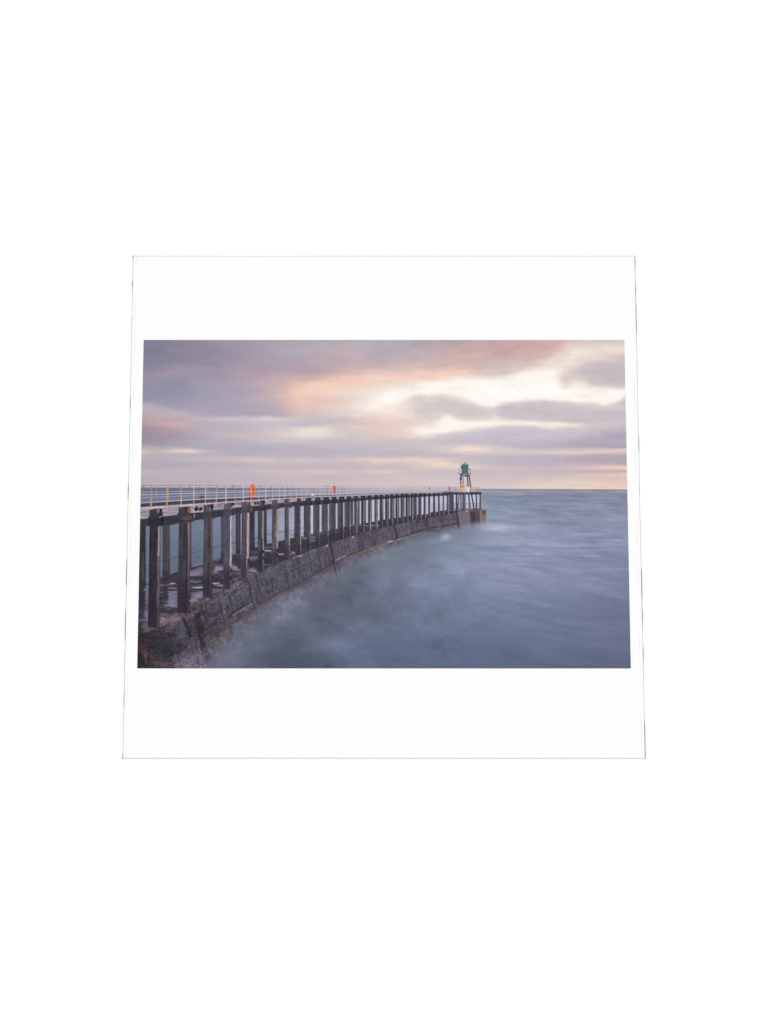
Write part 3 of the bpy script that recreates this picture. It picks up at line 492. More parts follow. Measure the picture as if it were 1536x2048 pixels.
# rear piles seen between the front ones on the far stretch
xa = 600
poly([(598, 1008), (700, 1001), (800, 993), (905, 988), (905, 1022), (850, 1028), (800, 1035), (750, 1043), (700, 1052), (643, 1064), (598, 1073)], (80, 80, 92), PIER, 1, .8, grain * 1.4)
SLITS = [(602, 607.6, 1012, 1072.6), (621.5, 626.2, 1010, 1068), (638, 643, 1008.8, 1064), (655.6, 658.2, 1007.7, 1060.8), (671.4, 674.7, 1007, 1057.6), (685.6, 688.7, 1005, 1054), (706.6, 708.1, 1002.7, 1050), (719.5, 722, 1000.8, 1048.3), (732, 735.8, 1000, 1045.7), (743.6, 748.8, 998.8, 1043.5), (755.7, 759.2, 998.4, 1041), (767, 770, 997.5, 1039), (778, 780, 996.9, 1037.5), (788.8, 790.8, 996.5, 1036), (798.7, 801, 995.8, 1035), (809, 811, 995, 1033), (819.8, 821, 994.3, 1031.8), (834.1, 836.2, 993.9, 1029.7), (843.2, 847, 993.4, 1028.8), (852, 856, 993, 1028), (860.8, 866, 992.3, 1023.6), (870.3, 875.8, 992, 1022.9), (879.7, 885, 991.4, 1021), (888.4, 893.3, 991, 1020)]
for a, b, t, q in SLITS:
    rect(a, t, b, q, (188, 193, 211) if a > 620 else (168, 178, 200), SEA, 1, .6)
    for hy, al in ((q - 10 - .02 * (900 - a), .5),) if a < 858 else ((q - 4, .7), (q - 7.5, .7), (q - 11, .6), (q - 14, .3)):
        line([(a, hy), (b, hy)], .8, (96, 98, 114), None, al, .7)
# rear piles of the near stretch
for a, b, q, c, lt in [(277, 291.5, 1174, (52, 53, 60), 0), (325, 340, 1152.5, (72, 70, 78), 0), (377, 382.5, 1137, (58, 52, 58), 0), (441.5, 449, 1116, (74, 76, 90), 0), (471.5, 482, 1108.5, (62, 62, 74), 1), (499, 509.5, 1099, (56, 57, 68), 0), (526, 533.5, 1090, (62, 62, 74), 0), (588.7, 594.5, 1076, (66, 67, 80), 0), (607.7, 613, 1072, (70, 71, 84), 0), (400, 408, 1000, DARK, 0)]:
    rect(a, cb(a) - 6, b, q, c, PIER, 1, .7, grain * 1.3)
    rect(a, q - 10, b, q, (48, 46, 54), PIER, .55, 5)
    if lt: line([(b + .3, cb(b)), (b + .3, q)], 1.2, (206, 202, 212), PIER, .85, .7)
rect(284, 1105, 288, 1160, (110, 84, 66), PIER, .45, 3)
line([(338.6, 1120), (337.5, 1140)], 1.6, (46, 42, 48), PIER, .7, 1)
# hanging wires between the rear piles
for x0, y0, x1, y1 in [(291, 1130.5, 299, 1128.8), (321, 1123, 358, 1112.8), (382, 1106, 408, 1099.3), (426, 1095.2, 449, 1089.8), (464, 1086.8, 472, 1084.2), (509, 1077, 516, 1074.8), (533, 1070.6, 544, 1068), (556, 1065, 569, 1062), (580, 1061.6, 589, 1059), (602, 1056.5, 608, 1055.2), (509, 1087, 516, 1085), (580, 1071, 589, 1069), (602, 1068, 608, 1066)]:
    line([(x0, y0), ((x0 + x1) / 2, (y0 + y1) / 2 + .5), (x1, y1)], 1.0, (62, 68, 80), PIER, .85, .8, .4, 7)
line([(464, 1108), (472, 1098)], .6, (80, 90, 106), PIER, .6, .8)

# dark underside of the deck, cross beams
poly([(270, 1024)] + [(x, ed(x) + 2) for x in range(281, 906, 12)] + [(905, ed(905) + 2), (963, ed(963) + 2), (963, 990)] + [(x, cb(x) - (.2 if x > 600 else 1.2)) for x in range(960, 270, -8)] + [(270, 1053)], (58, 55, 64), PIER, 1, .8, hgrain)
# light beam face below the edge plank
poly([(270, 1021)] + [(x, ed(x) + 1.2) for x in range(281, 720, 8)] + [(x, ed(x) + 1.2 + .031 * (800 - x) + .000028 * max(0, 560 - x) ** 2) for x in range(716, 276, -8)] + [(270, 1037)], (156, 148, 160), PIER, 1, .9, hgrain * 2.2)
poly([(700, ed(700) + 1)] + [(x, ed(x) + 1) for x in range(720, 960, 16)] + [(960, ed(960) + 3)] + [(x, ed(x) + 3.6) for x in range(944, 700, -16)], (128, 120, 130), PIER, .8, 1, .35 * fbm(PX, PY, 5, 8, 533, 3))
for x, y, rx in [(285, 1024, 14), (292, 1030, 12), (350, 1020, 16), (340, 1026, 14), (440, 1012, 8), (470, 1013, 6), (436, 1018, 6)]:
    line([(x - rx, y + 1.2), (x + rx, y - .6)], .9, (92, 86, 96), PIER, .7, .9, 1.2, int(x))
for cx, cy, rx, ry in [(475, 1006, 5, 2.5), (438, 1011, 4, 1.5), (482, 1008, 3, 3)]:
    blob(cx, cy, rx, ry, (128, 98, 74), .6, .5, 0, int(cx), 4, 3, None, .6)
# front piles: left x, right x, foot y, width of the light right face, its colour, darkness
FP = [(299, 322, 1256, 7, (108, 98, 106), 46), (357.5, 381, 1227, 5.5, (98, 84, 90), 54), (407.5, 426, 1194, 4.6, (92, 78, 83), 66), (448.5, 464.3, 1178, 4, (160, 150, 162), 74), (483, 498, 1157, 5.5, (168, 154, 156), 72), (515.5, 528, 1144, 3.2, (140, 132, 142), 58), (543.5, 556, 1129.7, 3.4, (150, 122, 104), 76), (568.8, 580, 1118, 2.6, (168, 154, 158), 72), (594, 602, 1109, 2, (176, 168, 180), 58), (612.6, 621.5, 1101.6, 2.2, (146, 140, 152), 64), (631.3, 639.5, 1095, 2, (134, 120, 122), 62), (648, 657, 1087.6, 2, (150, 146, 158), 70), (664.5, 672, 1082, 1.8, (128, 124, 136), 66), (679.5, 687.5, 1078, 1.8, (176, 168, 174), 58), (694.5, 701, 1073, 1.8, (160, 156, 170), 64), (709, 715, 1070, 1.6, (150, 146, 160), 62), (722.5, 729, 1065.7, 1.6, (150, 146, 158), 58), (736, 742, 1062, 1.5, (160, 156, 168), 66), (748.7, 755, 1058.6, 1.5, (156, 152, 164), 68), (759.4, 765.4, 1056, 1.2, (130, 126, 138), 52), (770.8, 776, 1053, 1.3, (146, 142, 154), 60), (781, 786.5, 1050.5, 1.3, (160, 156, 166), 62), (791, 796, 1048, 1.3, (164, 160, 170), 60), (802, 806.7, 1045.7, 1.2, (156, 152, 162), 60), (811.6, 816.3, 1043.6, 1.2, (166, 160, 170), 58), (822, 826.4, 1040.8, 1.4, (180, 176, 188), 62), (829, 834, 1038.5, 1.2, (160, 156, 168), 70), (838, 843.4, 1038, 1.1, (170, 164, 172), 68), (847.5, 852, 1036, 1.1, (176, 170, 178), 62), (857, 861, 1034, 1, (176, 170, 178), 62), (866.4, 870.6, 1032, 1, (180, 160, 168), 64), (876, 879.8, 1031, 1, (180, 150, 150), 62), (885, 888.6, 1029.6, 1, (180, 174, 182), 60), (893.6, 897.4, 1028.3, 1, (176, 170, 180), 62), (903.4, 907.4, 1026, .9, (150, 146, 158), 56)]
for i, (a, b, q, rw, rc, d) in enumerate(FP):
    w = b - a; t = cb(a) - 3
    d = d + (4 if i < 6 else 7)
    lean = 3.0 * w / 24 * (q - t) / 200 if i < 5 else 0            # near piles run slightly to the left downwards
    base = np.array([d * 1.02, d, d * 1.15])
    poly([(a + .4, t), (b, t), (b - lean, q - .12 * w), (b - rw - lean, q), (a - lean, q - .2 * w)], base, PIER, 1, .7, grain * (2.3 if i < 9 else 1.3))
    poly([(b - rw, t), (b, t), (b - lean, q - .12 * w), (b - rw - lean, q)], rc, PIER, .92 if i < 14 else .85, .7, grain * 2.2)
    if i < 15:
        line([(b - rw - .2, t), (b - rw - lean - .2, q)], max(.8, .07 * w), base * .6, PIER, .75, .8, .4, i)
        line([(a + .3 * w, t), (a + .3 * w - lean, q)], .12 * w, base * 1.25, PIER, .45, 2, .8, i + 40)
        # wet dark foot
        sl = box(a - 4, t, b + 1, q); mm = sstep(q - 3.6 * w, q - 1.4 * w, PY[sl] + 3 * n1[sl]) * polymask([(a, t), (b, t), (b - lean, q), (a - lean, q)], sl, .7)
        put(sl, mm * .55, (44, 42, 49), None)
    else:
        rect(a, q - 5, b - rw, q, (48, 46, 54), PIER, .4, 3)
# coloured stains on the near piles
for x, y0, y1, w, c, al in [(377, 1046, 1060, 2.5, (186, 130, 104), .7), (378, 1046, 1130, 1.6, (160, 128, 118), .6), (374.5, 1046, 1190, 1.4, (48, 42, 46), .7), (424, 1042, 1090, 1.8, (140, 92, 66), .8), (422, 1038, 1180, 1.2, (120, 86, 76), .6), (493, 1027, 1110, 2.6, (112, 76, 62), .8), (496.6, 1028, 1125, 2.2, (190, 172, 168), .85), (461.5, 1034, 1130, 1.4, (206, 196, 204), .7), (553.5, 1018, 1072, 1.8, (176, 126, 88), .7), (555, 1040, 1100, 1.2, (196, 180, 186), .8), (318, 1055, 1112, 3.4, (164, 154, 170), .75), (315, 1080, 1130, 2, (96, 76, 80), .6), (318, 1130, 1200, 2.4, (96, 74, 76), .5), (525.8, 1024, 1075, 2, (176, 168, 182), .7), (520, 1080, 1100, 2, (120, 114, 128), .5)]:
    line([(x, y0), (x - .8, y1)], w, c, PIER, al, 1.2, .9, int(x))
for x, y in [(320, 1196), (380, 1196), (379, 1206), (425, 1155), (425, 1172), (462.5, 1140), (462, 1156), (497, 1120), (497, 1126), (527, 1104), (527, 1116), (555, 1101), (555, 1110)]:
    blob(x, y, 1.8, 3.4, (40, 36, 42), .85, .4, 0, int(x + y), 3, 3, PIER, .4)
# pile heads, cap blocks, brace ends
for i, (a, b, q, rw, rc, d) in enumerate(FP):
    w = b - a if i < 9 else (b - a) * 1.25; a = a if i < 9 else a - .12 * (b - a); y0 = ed(b) + 1.5; y2 = cb(b)
    if i == 0: y2 = 1052
    y1 = y0 + (y2 - y0) * (.50 if i < 16 else .45)
    dd = d * .92 + 14 if i < 9 else 58
    hd = np.array([dd * 1.02, dd, dd * 1.13])
    rect(a - .02 * w, y0, a + .84 * w, y1, hd, PIER, 1, .8, grain * 1.6)
    rect(a + .82 * w, y0, a + .98 * w, y1 + 1, hd * .66, PIER, .9, .8)
    rect(a - (.12 if i < 5 else .16) * w, y1 - .06 * w, a + (1.06 if i < 9 else 1.14) * w, y2, hd * .86, PIER, 1, .8, hgrain * 1.6)
    line([(a - .04 * w, y1 + .4), (a + 1.0 * w, y1 + .4)], .8, hd * 1.35, PIER, .55, .8)
    rect(a + 1.0 * w, y1 + .5, a + 1.32 * w, y2 - .03 * w, hd * .72, PIER, 1, .8, grain)
    if i < 12:
        line([(a + 1.0 * w, y1), (a + 1.0 * w, y2)], .9, hd * .5, PIER, .8, .8)
        line([(a + 1.31 * w, y1 + 1), (a + 1.31 * w, y2 - 1)], .8, (120, 112, 120), PIER, .5, .8, .5, i)
for x, y, w, h in [(320.5, 1021, 4, 7), (321, 1030, 4.4, 4), (424, 1010, 3, 5), (425, 1017, 2.4, 3), (465, 1007, 3, 6), (498, 1004, 3.2, 7), (528.5, 1003, 2, 5)]:
    blob(x, y, w, h, (44, 36, 42), .95, .6, 0, int(x), 3, 3, PIER, .3)
for x, y, w, h, c in [(378, 1018, 2, 9, (176, 108, 66)), (316, 1022, 3, 6, (150, 140, 152)), (320, 1034, 2.5, 1.5, (196, 160, 150)), (388.5, 1031, 1.2, 3, (196, 188, 194)), (555.5, 1004, 1.6, 4, (190, 138, 80)), (579, 1003, 1.4, 3, (190, 160, 110)), (420, 1019, 1.4, 4, (150, 140, 148)), (496, 1006, 1.2, 5, (186, 174, 180)), (502.5, 1019, 2.2, 5, (118, 86, 60)), (488, 1016, 5, 4, (92, 76, 70)), (462.5, 1016, 1.4, 2.5, (186, 140, 108)), (583, 1011, 2, 4, (104, 84, 66)), (375, 1036, 12, 4, (96, 90, 94))]:
    blob(x, y, w, h, c, .75, .5, 0, int(x + 9), 3, 3, PIER, .5)
for i in range(9, 34):
    a, b = FP[i][1], FP[i + 1][0]; y0 = ed(a) + .8; hh = (cb(a) - ed(a))
    a2 = a + .16 * (FP[i][1] - FP[i][0]); b2 = b - .16 * (FP[i + 1][1] - FP[i + 1][0])
    if b2 - a2 > .8:
        rect(a2, y0, b2, y0 + .42 * hh, (146, 138, 148), PIER, .8 if i < 22 else .6, .8, hgrain * 2 + .25 * fbm(PX, PY, 5, 5, 537, 2))
        rect(a2, y0 + .46 * hh, b2, y0 + .92 * hh, (78, 76, 88), PIER, .55, .8)
# white plates with dark bolts
for x0, y0, x1, y1 in [(386.5, 1012, 406, 1025.5), (506, 1003, 519, 1012)]:
    poly([(x0, y0), (x1, y0 - 1), (x1, y1 - 1.4), (x0, y1)], (190, 178, 186), PIER, .95, .8, hgrain * 2)
    w = x1 - x0
    for k in (.30, .74):
        blob(x0 + k * w, (y0 + y1) / 2 - .6, .2 * w, .36 * (y1 - y0), (48, 34, 38), .95, .5, 0, int(x0), 3, 3, PIER, .3)
    line([(x0 + .5, y1), (x1, y1 - 1.2)], .8, (178, 130, 100), PIER, .6, .8)
# dark kerb at the far edge of the deck, then the pale edge plank
KT = [(270, 1007), (281, 1005.9), (340, 1002.4), (395, 1000), (470, 996.6), (535, 995), (600, 992), (700, 988.7), (800, 984.5), (905, 982.4)]
poly(KT + [(905, ed(905)), (856, ed(856) - .6), (791, ed(791) - .6), (700, ed(700) - 1), (600, ed(600) - 1.2), (535, ed(535) - 1.4), (470, ed(470) - 3), (395, ed(395) - 3), (281, ed(281) - 4.5), (270, 1016)], (76, 70, 78), PIER, 1, .8, hgrain * 2 + .12 * n1)
poly([(270, 1015.6), (281, ed(281) - 4.6), (334, ed(334) - 4.2), (395, ed(395) - 2.8), (470, ed(470) - 2.2), (535, ed(535) - 1.4), (620, ed(620) - 1.0), (700, ed(700) - .6), (760, ed(760) - .3), (760, ed(760) + .2), (700, ed(700) + .4), (620, ed(620) + .7), (535, ed(535) + .9), (470, ed(470) + 1.0), (395, ed(395) + 1.1), (281, ed(281) + .6), (270, 1020.6)], (184, 175, 185), PIER, 1, .8, hgrain * 1.6)
line([(x, ed(x) + 1.3) for x in range(270, 620, 6)], .8, (78, 72, 82), PIER, .6, .9, .7, 3)
line([(x, ed(x) - 2.4) for x in range(270, 420, 6)], .6, (142, 134, 148), PIER, .6, .9, .7, 4)

# ---------------------------------------------------------------- railings
TOP = [(270, 971.0), (400, 971.0), (535, 971.9), (700, 973.1), (900, 974.2), (962, 974.8)]
tp = lambda x: float(interp(x, TOP))
F2 = [(270, 990.4), (281, 989.8), (395, 986.3), (470, 984.6), (535, 983), (620, 981.8), (700, 980.8), (800, 979.6), (905, 979)]
F3 = [(270, 1006.6), (281, 1006), (395, 998.8), (470, 995.2), (535, 992), (620, 989), (700, 986.8), (800, 983.4), (905, 981.8)]
B2 = [(270, 984.8), (281, 984.3), (395, 982.3), (535, 981.2), (620, 980), (700, 979.2), (905, 977.8)]
B3 = [(270, 996.2), (281, 995.5), (395, 991.2), (535, 988.3), (620, 985.6), (700, 983.6), (905, 980.4)]
rect(600, 976.8, 905, 980, (176, 166, 178), None, .35, 2)
poly([(690, 976), (960, 976.5), (960, 983.5), (690, 987.5)], (176, 171, 184), None, .4, 2)
for P, w, c, al in [(B2, 1.0, (214, 206, 210), .8), (B3, 1.0, (206, 198, 204), .8)]:
    line(P[:-2], w, c, RAIL, al, .8); line(P[-3:], .7, c, RAIL, .5, .8)
fb = [287, 313, 336.5, 358.6, 379, 398, 416, 433.5, 449.5, 465.2, 479.6, 493.3, 505.5, 518, 530.5, 542.5, 553.5, 564.5, 574.5, 584, 594, 603.5, 612.5, 621.5, 630.5, 638.7, 646.7, 654.5, 662, 676, 683, 690, 697]
RUST = [(150, 98, 62), (178, 122, 66), (196, 146, 84), (160, 104, 78), (128, 84, 62)]
for i, x in enumerate(fb):
    w = 1.7 - .9 * min(1, (x - 280) / 330)
    c = RUST[i % 5] if x < 480 else (170, 136, 130) if i % 3 else (150, 92, 84)
    y2 = float(interp(x, KT)) + .4
    line([(x + .3, tp(x)), (x, y2)], w, c, RAIL, .92, .7)
    if x < 520: line([(x + .1, tp(x) + 4), (x, y2 - 8 * (i % 2))], w * .5, (214, 178, 140), RAIL, .45, .7)
for P, w, c in [(F2, 1.15, (214, 208, 214)), (F3, 1.35, (214, 208, 215))]:
    line(P[:5], w, c, RAIL, .95, .7); line(P[4:7], w * .8, c, RAIL, .85, .8); line(P[6:], .7, (216, 208, 216), RAIL, .5, .9)
line(TOP[:2], 1.1, (176, 128, 106), RAIL, .9, .8); line(TOP[1:3], 1.0, (160, 134, 136), RAIL, .85, .8); line(TOP[2:4], .8, (150, 140, 150), RAIL, .8, .8); line(TOP[3:], .7, (156, 148, 158), RAIL, .7, .8)
for x in (283, 290, 333, 390, 424, 466, 520): line([(x - 3, tp(x)), (x + 3, tp(x))], 1.1, (120, 74, 56), RAIL, .7, .8)
fr = [(303.3, 302.2), (334.8, 333.8), (362.9, 362.3), (388, 387.5), (411.4, 411), (432.8, 432.6), (452.2, 452), (470.3, 470), (486.6, 486.4), (502.6, 502.2), (517.6, 517.4), (531.5, 531.3), (545.4, 545.4), (558.4, 558.4), (570, 570), (581.7, 581.7), (593, 593), (603.4, 603.4), (613, 613), (622, 622), (631.4, 631.4), (640.3, 640.3), (648.7, 648.7), (657, 657), (665, 665), (673, 673), (680.3, 680.3), (687.5, 687.5), (695, 695)]
x = 702.4; st_ = 7.0
while x < 918:
    fr.append((x, x)); x += st_; st_ = max(3.9, st_ * .985)
kind = '' 
for i, (xt, xb) in enumerate(fr):
    w = 2.15 - 1.2 * min(1, (xt - 300) / 300); w = w if xt < 700 else .62
    yb = ed(xb) + (1.0 if xt < 560 else .4); yt = tp(xt)
    if i == 0: yt -= 1
    if xt < 700:
        c0 = [(168, 104, 62), (206, 190, 190), (200, 144, 112), (206, 200, 212), (206, 196, 200), (196, 128, 80), (224, 220, 226), (160, 100, 52), (222, 214, 218), (226, 178, 150), (190, 146, 96), (216, 210, 218)][i] if i < 12 else (196, 190, 200)
        c1 = [(222, 142, 84), (224, 158, 92), (232, 186, 158), (216, 164, 72), (218, 172, 90), (230, 168, 84), (232, 228, 232), (196, 140, 70), (226, 218, 222), (238, 172, 122), (222, 178, 140), (222, 214, 222)][i] if i < 12 else (208, 202, 210)
        c0 = [.75 * q + .25 * 150 for q in c0]; c1 = [.72 * q + .28 * g_ for q, g_ in zip(c1, (158, 150, 156))]
        ym = yt + .55 * (yb - yt)
        line([(xt, yt), ((xt + xb) / 2, ym)], w, c0, RAIL, .95, .7); line([((xt + xb) / 2, ym), (xb, yb)], w, c1, RAIL, .95, .7)
        if i < 9: line([(xt - .25 * w, yt), (xb - .25 * w, yb)], w * .35, (240, 214, 190), RAIL, .5, .7)
        line([(xb - 1.1 * w, yb), (xb + 1.1 * w, yb)], .9 if xt < 560 else .7, (236, 190, 150) if i < 12 and i != 6 else (228, 222, 228), RAIL, .8, .8)
        if i > 12 and i % 4 == 3: line([(xt, yt), (xt, yb)], w * .8, (176, 120, 112), RAIL, .6, .7)
    else:
        line([(xt, yt - .2), (xt, yt + 2.2)], .7, (124, 116, 126), RAIL, .6, .7)
        line([(xt, yt + 2), (xt, yb)], w, (190, 184, 194), RAIL, .5, .8)
        line([(xt - .8, yb), (xt + .8, yb)], .8, (214, 206, 214), RAIL, .7, .8)
line([(335.6, 972), (335.3, 1000)], 1.4, (170, 112, 66), RAIL, .8, .8)
line([(700, 978.6), (760, 978.8)], 1.0, (206, 166, 160), RAIL, .5, 1); line([(810, 979.2), (850, 979.4)], 1.0, (206, 170, 166), RAIL, .4, 1)
rect(858.3, 974, 859.7, 979.6, (78, 82, 92), RAIL, .9, .7)
blob(625, 989.5, 2.6, 2.2, (240, 220, 216), .95, .3, 0, 3, 3, 3, RAIL, .3)

# ---------------------------------------------------------------- lifebuoy housings
poly([(499.6, 973), (501.2, 969.4), (504.5, 968), (508, 968.4), (510.4, 971), (511.3, 978), (511.3, 987), (510, 993.4), (507.2, 996.6), (503.6, 996.4), (500.6, 993), (498.4, 986), (498.2, 978)], (224, 100, 70), BUOY, 1, .8)
poly([(509, 970), (510.6, 972), (511.3, 978), (511.3, 987), (509.4, 994), (508.6, 984)], (238, 120, 90), BUOY, .7, 1.2)
poly([(498.2, 984), (501, 985), (503, 994), (506, 996.5), (502, 996), (499.6, 991)], (190, 76, 56), BUOY, .7, 1.4)
blob(507.6, 980.2, 1.3, 2.6, (150, 40, 36), .9, 0, .2, 1, 3, 3, BUOY, .4); blob(507.8, 986.2, 1.1, 2.0, (172, 56, 46), .8, 0, .2, 1, 3, 3, BUOY, .4)
line([(499, 971.6), (510.6, 971.6)], 1, (240, 176, 150), BUOY, .7, .8)
line([(498, 983.4), (511, 983.2)], 1.1, (244, 204, 186), BUOY, .8, .8); line([(500.5, 992.9), (511.5, 992.4)], 1.1, (240, 214, 204), BUOY, .75, .8)
line([(502.6, 974), (502.4, 994)], 1.3, (244, 186, 156), BUOY, .75, .8)
poly([(665.8, 973.6), (667.2, 972), (670.2, 972), (671.6, 973.6), (671.5, 984), (670, 985.8), (667.2, 985.8), (665.8, 984)], (206, 88, 64), BUOY, 1, .8)
line([(666, 980.9), (671.5, 980.9)], .8, (240, 190, 170), BUOY, .7, .7); rect(666, 984, 671, 985.6, (160, 50, 40), BUOY, .6, 1)
poly([(897, 974.4), (898, 973.8), (899.6, 973.8), (900.5, 974.6), (900.4, 979), (897.2, 979)], (198, 80, 70), BUOY, 1, .7)
rect(897.2, 979, 900.2, 981, (118, 44, 48), BUOY, .9, .7)

# ---------------------------------------------------------------- pier-head light
poly([(905, 989), (962.5, 989), (959.5, 1018.5), (905, 1021.5)], (192, 198, 216), SEA, .97, 1)
for hy in (1007.2, 1010.2, 1013.4):
    line([(906, hy), (960, hy)], .9, (104, 108, 124), None, .75, .7)
rect(906, 1016, 960, 1020.5, (104, 100, 114), WALL, .7, 2)
rect(886, 984.2, 963, 989.2, (64, 60, 74), PIER, 1, .9, .3 * fbm(PX, PY, 4, 8, 601, 3))
rect(888, 983.2, 962, 984.8, (150, 140, 152), PIER, .5, 1)
for xt, yt, xb, yb, w, c in [(898.8, 990, 898.8, 1021, 3, (96, 96, 110)), (905.3, 988, 905.6, 1021, 4.2, (76, 74, 88)), (913, 988, 913.3, 1023, 3.4, (58, 56, 68)), (918.2, 990, 915.4, 1018, 2.2, (64, 62, 76)), (921.7, 988, 921.8, 1019, 3.2, (92, 92, 106)), (926, 988, 926, 1021, 2.6, (58, 56, 68)), (929.4, 988, 929.4, 1022.5, 4.2, (98, 96, 110)), (937.5, 988, 939.8, 1021, 3.4, (92, 92, 108)), (943.2, 989, 948.3, 1019, 2.8, (60, 58, 72)), (952.8, 986, 953, 1019.5, 3, (70, 66, 80)), (960.2, 986, 960.2, 1019.5, 2.9, (66, 62, 76))]:
    line([(xt, yt), (xb, yb)], w, c, PIER, .97, .8)
line([(897.6, 1021), (897.2, 1030)], 1, (170, 166, 176), None, .7, .8)
rect(957.5, 984.4, 963, 988.8, (66, 62, 74), PIER, 1, .9); rect(949.5, 984, 955, 987.6, (70, 64, 76), PIER, 1, .9)
for x in (953.4, 957.6): line([(x, 974.5), (x, 984)], .8, (110, 96, 110), RAIL, .8, .7)
line([(952.6, 980.4), (958, 980.4)], .7, (130, 116, 128), RAIL, .6, .7)
for x in (906, 911.4): line([(x, 974.6), (x, 984)], .8, (120, 108, 120), RAIL, .7, .7)
# tower
poly([(927.5, 953), (934, 953), (934.6, 984), (927, 984)], (216, 203, 202), LIGHT, .8, 1)
for xt, yt, xb, yb, w, c in [(922.2, 950, 920.6, 984, 2.4, (84, 82, 102)), (926.8, 950, 924.8, 984, 2.8, (98, 80, 88)), (934.2, 950, 936.2, 975, 2.7, (82, 82, 98)), (937.7, 950, 941.6, 976, 2.6, (78, 74, 92))]:
    line([(xt, yt), (xb, yb)], w, c, LIGHT, .97, .8)
poly([(934.6, 974), (938.2, 974), (939.4, 984), (935, 984)], (234, 222, 212), LIGHT, 1, .8)
poly([(939.5, 974), (943.4, 974), (944.6, 984), (940, 984)], (190, 132, 98), LIGHT, 1, .8); rect(942.8, 975, 944.2, 984, (240, 214, 180), LIGHT, .7, .8); rect(940.4, 980, 942.8, 984, (160, 100, 68), LIGHT, .7, .8)
poly([(919.6, 968), (930, 967), (930.4, 984), (919, 984)], (222, 174, 150), LIGHT, .75, .9)
rect(919.8, 975.5, 930, 984, (236, 206, 178), LIGHT, .5, 1.4)
for y in (973.4, 979, 981.6): line([(919.6, y), (930, y)], .7, (200, 92, 70) if y < 975 else (206, 140, 90), LIGHT, .8, .7)
for x in (920.4, 922.4, 926, 929.6): line([(x, 968), (x - .2, 984)], .7, (196, 132, 98), LIGHT, .7, .7)
line([(925, 968), (924.6, 975)], 1.6, (120, 70, 62), LIGHT, .7, .8)
rect(919.2, 955, 924, 960, (82, 83, 102), LIGHT, 1, .8)
rect(920.6, 948, 926, 953.6, (70, 68, 82), LIGHT, 1, .9); rect(928.5, 949.6, 940, 953.2, (74, 71, 84), LIGHT, .95, .9); rect(935, 949.3, 939, 951, (196, 190, 200), LIGHT, .6, .8)
for dx in (0, 3.2): line([(925.4 + dx, 948.5), (923.2 + dx * .5, 971)], .9, (204, 200, 212), LIGHT, .85, .7)
for k in range(6): line([(925.2 - .3 * k, 950.5 + 2.6 * k), (928.2 - .5 * k, 950.5 + 2.6 * k)], .8, (204, 200, 212), LIGHT, .8, .7)
rect(917.4, 947, 942.6, 948.4, (96, 94, 108), LIGHT, 1, .8)
rect(919.8, 938.8, 924, 947, (206, 208, 206), LIGHT, .7, .8); rect(936.6, 938.8, 940.4, 947, (202, 196, 214), LIGHT, .8, .8)
for x in (919.4, 940.9): line([(x, 938), (x, 947)], .9, (124, 96, 108), LIGHT, .9, .7)
blob(939.6, 938, .9, 1.1, (84, 72, 82), .9, 0, 0, 1, 3, 3, LIGHT, .3)
rect(923.4, 929.4, 936.9, 947.2, (76, 110, 114), LIGHT, 1, .8)
rect(923.4, 929.4, 936.9, 931.4, (62, 82, 92), LIGHT, .8, 1); rect(932, 931, 934.4, 947, (88, 122, 126), LIGHT, .35, 2); rect(923.4, 930, 925.4, 947, (68, 98, 100), LIGHT, .6, 1.2)
blob(929.3, 932.9, 1.4, 1.1, (60, 146, 130), .9, 0, 0, 1, 3, 3, LIGHT, .4)
rect(921.4, 931.8, 926.2, 937.6, (84, 88, 110), LIGHT, .95, .9)
poly([(923, 929.8), (928.4, 926.4), (930.2, 924.6), (931.8, 926.4), (937.2, 929.8)], (124, 132, 150), LIGHT, 1, .8)
poly([(930.6, 925), (934, 928), (935.6, 929.4), (929, 929.4)], (160, 170, 188), LIGHT, .6, 1.2)
line([(930.2, 923.6), (930.2, 926)], .9, (92, 96, 118), LIGHT, .9, .7)

# fine print grain
rg = np.random.RandomState(77)
g1 = rg.normal(0, 1, (RH, RW)).astype(np.float32)
g1 = (g1 + np.roll(g1, 1, 0) + np.roll(g1, 1, 1) + np.roll(np.roll(g1, 1, 0), 1, 1)) / 2
wm_ = (np.clip((INK[..., 0] - INK[..., 2] - .09) / .15, 0, 1) * (LAB == SKY))[..., None]      # the glow leans to pink
INK = INK + wm_ * np.array([-2, -4, 3], np.float32) / 255
lum = INK @ np.array([.3, .59, .11], np.float32)
keep = np.where(LAB == SEA, .91, np.where(LAB == SKY, .93, .86)).astype(np.float32)
INK += np.where((LAB == SEA)[..., None], np.array([2.5, -1.6, .3], np.float32), np.where((LAB == SKY)[..., None], np.array([0, 0, 0], np.float32), np.array([1.5, -1, 1.5], np.float32))) / 255
INK = lum[..., None] + (INK - lum[..., None]) * keep[..., None]
INK += (.008 * g1)[..., None]
INK = np.clip(INK, 0, 1)
# ====================== end of the painted picture =====================

